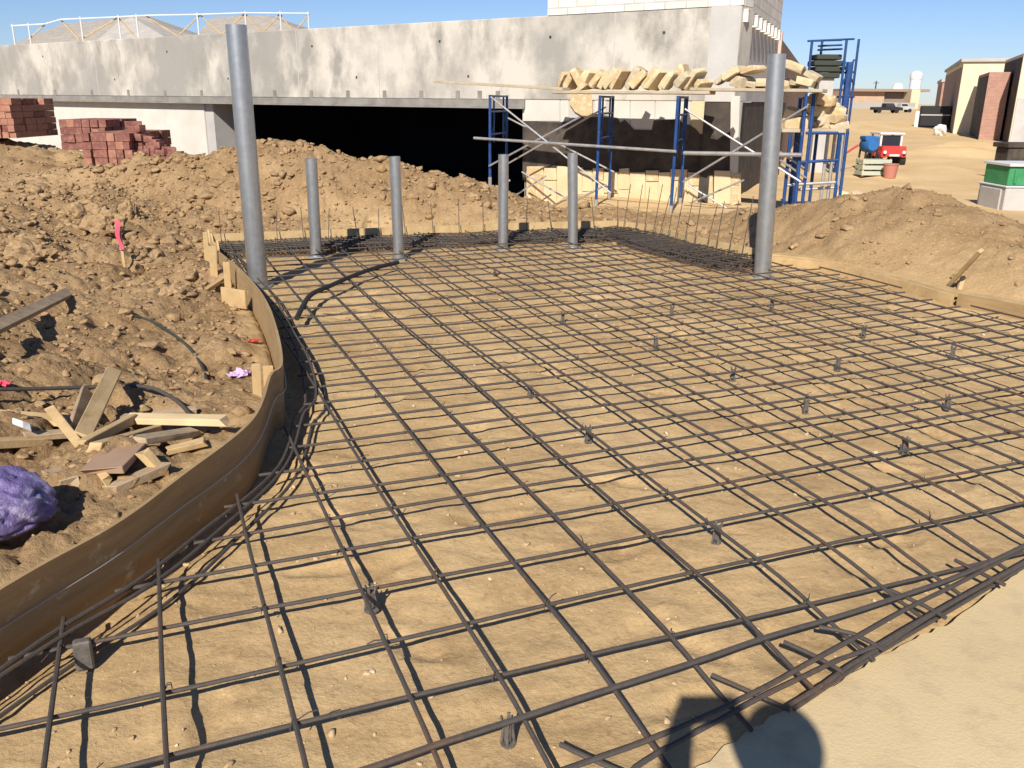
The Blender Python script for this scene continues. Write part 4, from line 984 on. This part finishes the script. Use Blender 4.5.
# black trailer
q = atY(918,131,58); zg = q[2]; tr = thing('trailer', 'black enclosed trailer parked in front of the brown brick building', 'trailer', q)
b = MB(); orib(b, q, 0, 1.75, 0, 3.4, zg+.28, zY(106,925,58)); b.build('body', M_dark, tr, bevel=.06)
b = MB(); orib(b, q, -.06, 1.8, -.25, 0.0, zg+.12, zg+.26); b.build('bumper', M_dark, tr)
b = MB(); orib(b, q, .02, 1.72, -.03, -.002, zg+.95, zg+1.02); b.build('trim', M_concg, tr)
for w_ in (.2,1.5): b = MB(); c = np.array([q[0],q[1],0])+AR*w_+AV*1.5+np.array([0,0,zg+.28]); b.tube([c-AR*.1, c+AR*.1], .3, 14); b.build('wheel', M_dark, tr, smooth=True)
b = MB(); orib(b, q, -.28, -.06, -.05, .0, zg+.0, zg+1.2); b.build('jack_post', M_whitep, tr)
# pale bags and frame by the trailer
q = atY(940,134,52); wr = thing('trash_bag', 'white sack slumped beside the black trailer', 'sack', q)
bm = bmesh.new(); bmesh.ops.create_icosphere(bm, subdivisions=3, radius=.30)
for v in bm.verts: v.co *= 1+.45*vnoise(np.array([v.co.x*9+v.co.z*4]), np.array([v.co.y*9+v.co.z*5]), 3)[0]; v.co.z = v.co.z*1.0+.2
me = bpy.data.meshes.new('sack'); bm.to_mesh(me); bm.free(); me.materials.append(M_whitep); o = bpy.data.objects.new('sack', me); COL.objects.link(o); o.parent = wr
# red buggy
q = atY(880,166,27.0); zg = q[2]; bu = thing('utility_vehicle', 'small red utility vehicle with a pale cab seen from the front', 'vehicle', q)
W_ = (atY(905,166,27)-q)[0]; H_ = atY(890,133,27)[2]-zg
def bx(b, x0, x1, y0, y1, z0, z1): b.box(q[0]+x0*W_, q[0]+x1*W_, q[1]+y0, q[1]+y1, zg+z0*H_, zg+z1*H_)
b = MB(); bx(b, .02,.98,0,.5,.28,.60); bx(b, .0,1.,.5,1.1,.25,.5); bx(b, .0,.2,.0,.45,.25,.45); bx(b,.8,1.,.0,.45,.25,.45); b.build('body', M_red, bu, bevel=.03)
b = MB(); bx(b,.05,.13,.32,.38,.5,.97); bx(b,.87,.95,.32,.38,.5,.97); bx(b,.05,.13,1.0,1.06,.5,.97); bx(b,.87,.95,1.0,1.06,.5,.97); bx(b,.0,1.,.28,1.1,.94,1.0); b.build('cab_frame', M_whitep, bu, bevel=.01)
b = MB(); bx(b,.14,.86,.35,.37,.56,.92); b.build('windshield', M_glass, bu)
b = MB(); bx(b,.2,.42,.5,.7,.5,.82); bx(b,.58,.8,.5,.7,.5,.82); b.build('seat', M_dark, bu, bevel=.02)
b = MB(); bx(b,.3,.7,-.03,-.003,.30,.36); b.build('grille', M_whitep, bu)
for x in (.12,.88):
    b = MB(); c = np.array([q[0]+x*W_, q[1]-.002, zg+.42*H_]); b.tube([c, c+np.array([0,-.02,0])], .05, 10); b.build('headlight', M_whitep, bu, smooth=True)
for x in (.06,.94):
    for y in (.25,.9):
        b = MB(); c = np.array([q[0]+x*W_, q[1]+y, zg+.16*H_]); b.tube([c+np.array([-.08,0,0]), c+np.array([.08,0,0])], .18, 14); b.build('wheel', M_dark, bu, smooth=True)
# blue mixer drum on legs
q = atY(866,170,25.5); zg = hz(q[0], q[1]); q = np.array([q[0], q[1], zg]); mx_ = thing('mortar_mixer', 'blue drum mixer on legs left of the red vehicle', 'mixer', q)
zc = atY(868,145,25.5)[2]; b = MB(); c = np.array([q[0], q[1], zc])
b.tube([c+np.array([0,-.3,.0]), c+np.array([0,-.2,.0]), c+np.array([0,.2,0]), c+np.array([0,.35,0])], .3, 18, radii=[.14,.21,.21,.12]); b.build('drum', M_bluep, mx_, smooth=True)
b = MB(); b.box(c[0]-.2, c[0]+.2, c[1]-.2, c[1]+.25, zc+.13, zc+.24); b.build('hopper', M_bluep, mx_, bevel=.02)
for x in (-.17,.19):
    for y in (-.2,.25): b = MB(); b.tube([c+np.array([x*.8,y,-.1]), np.array([c[0]+x,c[1]+y,zg-.02])], .03, 8); b.build('leg', M_dark, mx_, smooth=True)
b = MB(); b.tube([c+np.array([-.62,.1,-.25]), c+np.array([-.3,0,0])], .03, 8); b.build('handle', M_red, mx_)
# pale crate and red bucket in front of them
q = atY(875,182,22.5); zg = hz(q[0], q[1]); cr = thing('crate', 'pale green slatted crate on the dirt below the blue mixer', 'crate', (q[0],q[1],zg))
for k in range(3): b = MB(); b.box(q[0]-.36, q[0]+.36, q[1], q[1]+.5, zg+.02+k*.14, zg+.12+k*.14); b.build('slat', mat('pale_green', (.42,.45,.36), .8), cr, bevel=.006)
b = MB()
for x in (-.33,.33):
    for y in (.04,.46): b.box(q[0]+x-.025, q[0]+x+.025, q[1]+y-.02, q[1]+y+.02, zg, zg+.425)
b.build('corner_posts', M_wood, cr)
q = atY(889,180,22.2); zg = hz(q[0], q[1]); b = MB(); b.tube([(q[0],q[1],zg),(q[0],q[1],zg+.34)], .17, 16, radii=[.14,.18]); b.tube([(q[0],q[1],zg+.32),(q[0],q[1],zg+.345)], .19, 16); tag(b.build('bucket', mat('faded_red', (.42,.17,.13), .7), smooth=True, origin=(q[0],q[1],zg)), 'faded red bucket beside the pale green crate', 'bucket')
# green bin at right edge
Yg = 15.2; q = atY(1003,207,Yg); zg = hz(q[0], q[1]); zm = atY(1003,186,Yg)[2]; zt = atY(1003,165,Yg)[2]
b = MB(); b.box(q[0], q[0]+1.3, Yg, Yg+.9, zg-.05, zm-.03); b.box(q[0]-.03, q[0]-.0, Yg+.1, Yg+.8, zg-.05, zm-.06); tag(b.build('concrete_block', M_concg, bevel=.02, origin=(q[0],Yg,zg)), 'pale concrete block at the right edge carrying the green bin', 'concrete block')
gb = thing('green_bin', 'green plastic bin with a white rim on the concrete block at the right edge', 'bin', (q[0],Yg,zm))
b = MB(); b.box(q[0]+.03, q[0]+1.25, Yg+.05, Yg+.85, zm-.0, zt-.03); 
for k in range(5): b.box(q[0]+.12+k*.24, q[0]+.17+k*.24, Yg+.02, Yg+.048, zm+.03, zt-.06)
b.build('body', M_green, gb, bevel=.02)
b = MB(); b.box(q[0]-.0, q[0]+1.28, Yg+.0, Yg+.88, zt-.028, zt+.02); b.build('rim', M_whitep, gb, bevel=.008)
b = MB(); b.box(q[0]-.02, q[0]+1.3, Yg-.02, Yg+.9, zm-.028, zm-.002); b.build('base_rim', M_whitep, gb, bevel=.008)
# white barricade and dark planter mound behind it
q = atY(998,168,20.5); zg = hz(q[0],q[1]); bc = thing('barricade', 'white and red barricade left of the green bin', 'barricade', (q[0],q[1],zg))
for x in (-.14,.18): b = MB(); b.beam((q[0]+x,q[1],zg-.02), (q[0]+x,q[1],zg+.55), .05, .05); b.build('upright', M_whitep, bc)
b = MB(); b.box(q[0]-.2, q[0]+.24, q[1]-.03, q[1]-.026+.02, zg+.36, zg+.54); b.build('top_board', M_whitep, bc)
b = MB(); b.box(q[0]-.06, q[0]+.12, q[1]+.05, q[1]+.2, zg-.02, zg+.3); b.build('brown_panel', M_brownbrick, bc)
q = atY(1006,166,22); zg = hz(q[0],q[1]); b = MB(); b.box(q[0], q[0]+3, 22, 22.6, zg-.2, atY(1006,148,22)[2]); b.box(q[0]-.05, q[0]+3, 21.95, 22.7, atY(1006,148,22)[2]+.002, atY(1006,143,22)[2]); tag(b.build('low_wall', M_black, bevel=.02, origin=(q[0],22,zg)), 'dark low wall with a pale cap behind the green bin', 'wall')
# ------------------------------------------------------------------ far distance
fb = thing('far_building', 'long tan building under a flat brown roof on the horizon', 'building', atY(880,105,320)*np.array([1,1,0]))
def fbx(name, m, x0, x1, y0, y1, Y, dp):
    a = atY(x0, y0, Y); c = atY(x1, y1, Y); b = MB(); b.box(a[0], c[0], Y, Y+dp, -8 if y1 > 104 else c[2], a[2]); b.build(name, m, fb)
fbx('wall', M_tan, 840, 883, 91, 107, 320, 30)
fbx('roof', M_brownbrick, 846, 930, 88.5, 92, 318, 34)
fbx('dark_wing', mat('far_dark', (.24,.19,.15), .9), 883.2, 914, 92.2, 107, 321, 30)
fbx('tower', mat('far_pale', (.62,.5,.34), .9), 912, 918, 89.5, 107, 315, 8)
fbx('base_band', mat('far_grey', (.33,.32,.3), .9), 838, 915, 102, 107, 312, 3)
# water tower
q = atY(913,100,600); wt = thing('water_tower', 'white water tower on the horizon', 'water tower', q*np.array([1,1,0])); z0, z1 = atY(913,78,600)[2], atY(913,70.5,600)[2]; r0 = .85*(atY(920,100,600)-q)[0]
b = MB(); b.tube([(q[0],600,z0-1),(q[0],600,z0+.5),(q[0],600,(z0+z1)/2),(q[0],600,z1-1),(q[0],600,z1)], r0, 20, radii=[r0*.95,r0,r0,r0*.8,r0*.15]); b.build('tank', M_whitep, wt, smooth=True)
b = MB(); b.tube([(q[0],600,-8),(q[0],600,z0)], r0*.90, 16); b.build('stem', mat('tower_stem', (.62,.64,.66), .6), wt, smooth=True)
q = atY(896,100,700); b = MB(); zt = atY(896,82.5,700)[2]; b.tube([(q[0],700,-8),(q[0],700,zt-4),(q[0],700,zt-1),(q[0],700,zt)], 5, 18, radii=[4.4,4.4,3.2,.3]); tag(b.build('storage_tank', M_whitep, smooth=True, origin=(q[0],700,0)), 'small white domed tank on the horizon left of the water tower', 'tank')
q = atY(874,100,500); b = MB(); b.tube([(q[0],500,-8),(q[0],500,atY(874,81,500)[2])], .35, 6); b.beam((q[0]-1.6,500,atY(874,83,500)[2]), (q[0]+1.6,500,atY(874,83,500)[2]), .25, .25); tag(b.build('utility_pole', M_tarp, origin=(q[0],500,0)), 'thin utility pole on the horizon', 'utility pole')
def truck(px, py, Y, L_, label, m):
    q = atY(px, py, Y); zg = hz(q[0], q[1]); t = thing('pickup_truck', label, 'pickup truck', (q[0],q[1],zg), 'vehicles parked far off'); x = q[0]
    b = MB(); prof = [(0,.55),(0,1.05),(.36*L_,1.08),(.38*L_,1.0),(.40*L_,1.75),(.66*L_,1.75),(.74*L_,1.15),(.98*L_,1.05),(L_,.95),(L_,.5)]
    b.prism([(x+a, Y, zg+h) for a, h in prof], (0,1.9,0)); b.build('body', m, t, bevel=.04)
    b = MB(); b.prism([(x+a, Y-.01, zg+h) for a, h in ((.42*L_,1.2),(.42*L_,1.65),(.65*L_,1.65),(.71*L_,1.2))], (0,.008,0)); b.build('side_window', M_glass, t)
    for a in (.2,.8):
        for y in (.1,1.8): b = MB(); b.tube([(x+a*L_,Y+y-.12,zg+.38),(x+a*L_,Y+y+.12,zg+.38)], .38, 14); b.build('wheel', M_dark, t, smooth=True)
truck(874,108,170,5.4,'black pickup truck parked far off before the tan building',M_dark)
truck(892,107,185,4.6,'grey vehicle parked far off right of the black pickup',M_concg)
# low earth berms along the street
# ------------------------------------------------------------------ the photographer (only the shadow shows)
def skinfig(name, joints, bones, mats, pick, sub=2):
    me = bpy.data.meshes.new(name); keys = list(joints); ix = {k: i for i, k in enumerate(keys)}
    me.from_pydata([joints[k][0] for k in keys], [(ix[a], ix[c]) for a, c in bones], [])
    o = bpy.data.objects.new(name, me); COL.objects.link(o)
    md = o.modifiers.new('skin', 'SKIN'); md.use_smooth_shade = True
    sv = me.skin_vertices[0].data
    for k in keys:
        r = joints[k][1]; sv[ix[k]].radius = (r, r) if not isinstance(r, tuple) else r
    sv[0].use_root = True
    m2 = o.modifiers.new('sub', 'SUBSURF'); m2.levels = sub; m2.render_levels = sub
    dg = bpy.context.evaluated_depsgraph_get(); ev = o.evaluated_get(dg); m3 = bpy.data.meshes.new_from_object(ev)
    o.modifiers.clear(); o.data = m3; m3.name = name
    m3.materials.clear()
    for m in mats: m3.materials.append(m)
    for p in m3.polygons: p.material_index = pick(p.center); p.use_smooth = True
    return o
Hd = np.array([.215,-.232,1.868])
# phone sits just behind the lens
ph_c = np.array([.045,-.016,1.785]); pr_, pu, pf = _X, _U, _F
b = MB(); b.obox(ph_c-pf*.010-pu*.018, pr_*.088, pu*.046, pf*.004); 
phone = b.build('phone', M_dark, bevel=.003, origin=ph_c); tag(phone, 'dark phone held up in both hands, casting the block shaped shadow at the bottom edge', 'phone')
J = {}
def jt(k, p, r): J[k] = (tuple(map(float, p)), r)
hx, hy = Hd[0], Hd[1]
jt('pelvis', (hx+.02,hy-.14,.98), (.165,.125)); jt('waist', (hx+.02,hy-.12,1.14), (.150,.115)); jt('chest', (hx+.015,hy-.10,1.36), (.175,.13)); jt('ucher', (hx+.01,hy-.085,1.50), (.13,.10))
jt('neck', (hx+.005,hy-.05,1.61), .058); jt('jaw', (hx,hy-.005,1.70), (.068,.075)); jt('skull', (hx,hy-.01,1.80), (.085,.10)); jt('crown', (hx,hy-.015,1.875), (.058,.068))
B_ = [('pelvis','waist'),('waist','chest'),('chest','ucher'),('ucher','neck'),('neck','jaw'),('jaw','skull'),('skull','crown')]
hands = {}
for sd_, sx in (('l',-1),('r',1)):
    shp = (hx+sx*.19,hy-.09,1.50); hand = ph_c-pf*.03-pu*.05+pr_*(sx*.082)
    elb = np.array([hx+(.13 if sx > 0 else -.245), hy+.12, 1.36]); wr_ = hand-np.array([.0,.055,.06])+pr_*(sx*.02)
    jt('sh'+sd_, shp, .068); jt('el'+sd_, elb, .064); jt('fa'+sd_, elb*.55+wr_*.45, .062); jt('wr'+sd_, wr_, .046); jt('pa'+sd_, hand, (.048,.03))
    B_ += [('ucher','sh'+sd_),('sh'+sd_,'el'+sd_),('el'+sd_,'fa'+sd_),('fa'+sd_,'wr'+sd_),('wr'+sd_,'pa'+sd_)]
    for fi in range(4):       # fingers curl round the back edge of the phone
        base = hand+pu*(.012+.004*(fi-1.5))+pr_*(sx*(.018-.013*fi)); ln = (.018,.021,.022,.017)[fi]
        k1, k2, k3 = [f'f{sd_}{fi}{q}' for q in 'abc']
        off = pr_*(-sx*.006)
        jt(k1, base+pu*.022, .0085); jt(k2, base+pu*(.022+ln)+off, .008); jt(k3, base+pu*(.026+ln*1.5)+off*2-pf*.006, .007)
        B_ += [('pa'+sd_,k1),(k1,k2),(k2,k3)]
    tb = hand+pr_*(-sx*.03)-pf*.012
    jt('t'+sd_+'a', tb, .011); jt('t'+sd_+'b', tb+pr_*(-sx*.022)+pu*.022-pf*.004, .009); B_ += [('pa'+sd_,'t'+sd_+'a'),('t'+sd_+'a','t'+sd_+'b')]
    hp = (hx+.02+sx*.095,hy-.14,.92); kn = (hx+.02+sx*.105,hy-.115,.52); an = (hx+.02+sx*.11,hy-.15,.12); toe = (hx+.02+sx*.13,hy+.03,.065)
    jt('hp'+sd_, hp, .092); jt('kn'+sd_, kn, .060); jt('ca'+sd_, (kn[0],kn[1]-.03,.38), .058); jt('an'+sd_, an, .042); jt('to'+sd_, toe, (.042,.032))
    B_ += [('pelvis','hp'+sd_),('hp'+sd_,'kn'+sd_),('kn'+sd_,'ca'+sd_),('ca'+sd_,'an'+sd_),('an'+sd_,'to'+sd_)]
M_skin = mat('skin', (.52,.33,.24), .5); M_shirt = mat('shirt', (.16,.19,.24), .9); M_jean = mat('jeans', (.07,.09,.16), .9); M_boot = mat('boots', (.16,.09,.05), .7); M_hair = mat('hair', (.06,.04,.03), .7)
def pick(c):
    if c.z < .16: return 3
    if c.z < 1.0: return 2
    if c.z < 1.60 and c.y < -.14: return 1
    return 0
per = skinfig('person', J, B_, [M_skin, M_shirt, M_jean, M_boot], pick)
tag(per, 'person holding up a phone, seen only as the dark shadow at the bottom edge', 'person')
per['_base'] = [0,0,0]
bm = bmesh.new(); bmesh.ops.create_uvsphere(bm, u_segments=24, v_segments=16, radius=1)
for v in list(bm.verts):
    v.co = Vector((v.co.x*.108, v.co.y*.122, v.co.z*.105))+Vector((hx, hy-.018, 1.835))
bmesh.ops.delete(bm, geom=[v for v in bm.verts if v.co.z < 1.80 and v.co.y > hy-.03], context='VERTS')
me = bpy.data.meshes.new('hair'); bm.to_mesh(me); bm.free(); me.materials.append(M_hair); me.polygons.foreach_set('use_smooth', [True]*len(me.polygons))
hr = bpy.data.objects.new('hair', me); COL.objects.link(hr); hr.parent = per
def facepart(name, spheres, m):
    bm = bmesh.new()
    for c, r in spheres:
        g_ = bmesh.ops.create_uvsphere(bm, u_segments=12, v_segments=8, radius=1)
        for v in g_['verts']: v.co = Vector((v.co.x*r[0]+c[0], v.co.y*r[1]+c[1], v.co.z*r[2]+c[2]))
    me = bpy.data.meshes.new(name); bm.to_mesh(me); bm.free(); me.materials.append(m); me.polygons.foreach_set('use_smooth', [True]*len(me.polygons)); o = bpy.data.objects.new(name, me); COL.objects.link(o); o.parent = per
facepart('eye', [((hx-.032,hy+.080,1.785),(.013,.010,.010))], M_whitep); facepart('eye', [((hx+.032,hy+.080,1.785),(.013,.010,.010))], M_whitep)
facepart('nose', [((hx,hy+.098,1.755),(.014,.018,.024))], M_skin); facepart('mouth', [((hx,hy+.075,1.715),(.024,.010,.007))], mat('lips', (.45,.2,.17), .5))
facepart('ear', [((hx-.090,hy-.01,1.775),(.010,.020,.032))], M_skin); facepart('ear', [((hx+.090,hy-.01,1.775),(.010,.020,.032))], M_skin)

# ------------------------------------------------------------------ light
d = ray(690, 706); SEL = math.asin(-d[2]); SAZ = math.atan2(d[0], d[1])
sun = bpy.data.lights.new('sun', 'SUN'); sun.energy = 5.0; sun.angle = rad(.53); sun.color = (1.0,.93,.82)
so = bpy.data.objects.new('sun', sun); COL.objects.link(so); so.rotation_euler = Vector(d).to_track_quat('-Z', 'Y').to_euler(); so.location = (-8,-20,18)
w = bpy.data.worlds.new('World'); scene.world = w; w.use_nodes = True
nt = w.node_tree; bgd = nt.nodes['Background']; sky = nt.nodes.new('ShaderNodeTexSky'); sky.sky_type = 'NISHITA'; sky.sun_disc = False
sky.sun_elevation = SEL; sky.sun_rotation = SAZ+math.pi; sky.air_density = 1.0; sky.dust_density = .25; sky.ozone_density = 2.0; sky.altitude = 900
tint = nt.nodes.new('ShaderNodeMix'); tint.data_type = 'RGBA'; tint.blend_type = 'MULTIPLY'; tint.inputs[0].default_value = 1; tint.inputs[7].default_value = (.80,.92,1.22,1); nt.links.new(sky.outputs[0], tint.inputs[6]); nt.links.new(tint.outputs[2], bgd.inputs[0]); bgd.inputs[1].default_value = .065
vs = scene.view_settings; vs.view_transform = 'Standard'; vs.look = 'None'; vs.exposure = .42; vs.gamma = 1; vs.use_curve_mapping = False
scene.render.resolution_x, scene.render.resolution_y = 1024, 768
for o in bpy.data.objects:
    if '_base' in o: del o['_base']
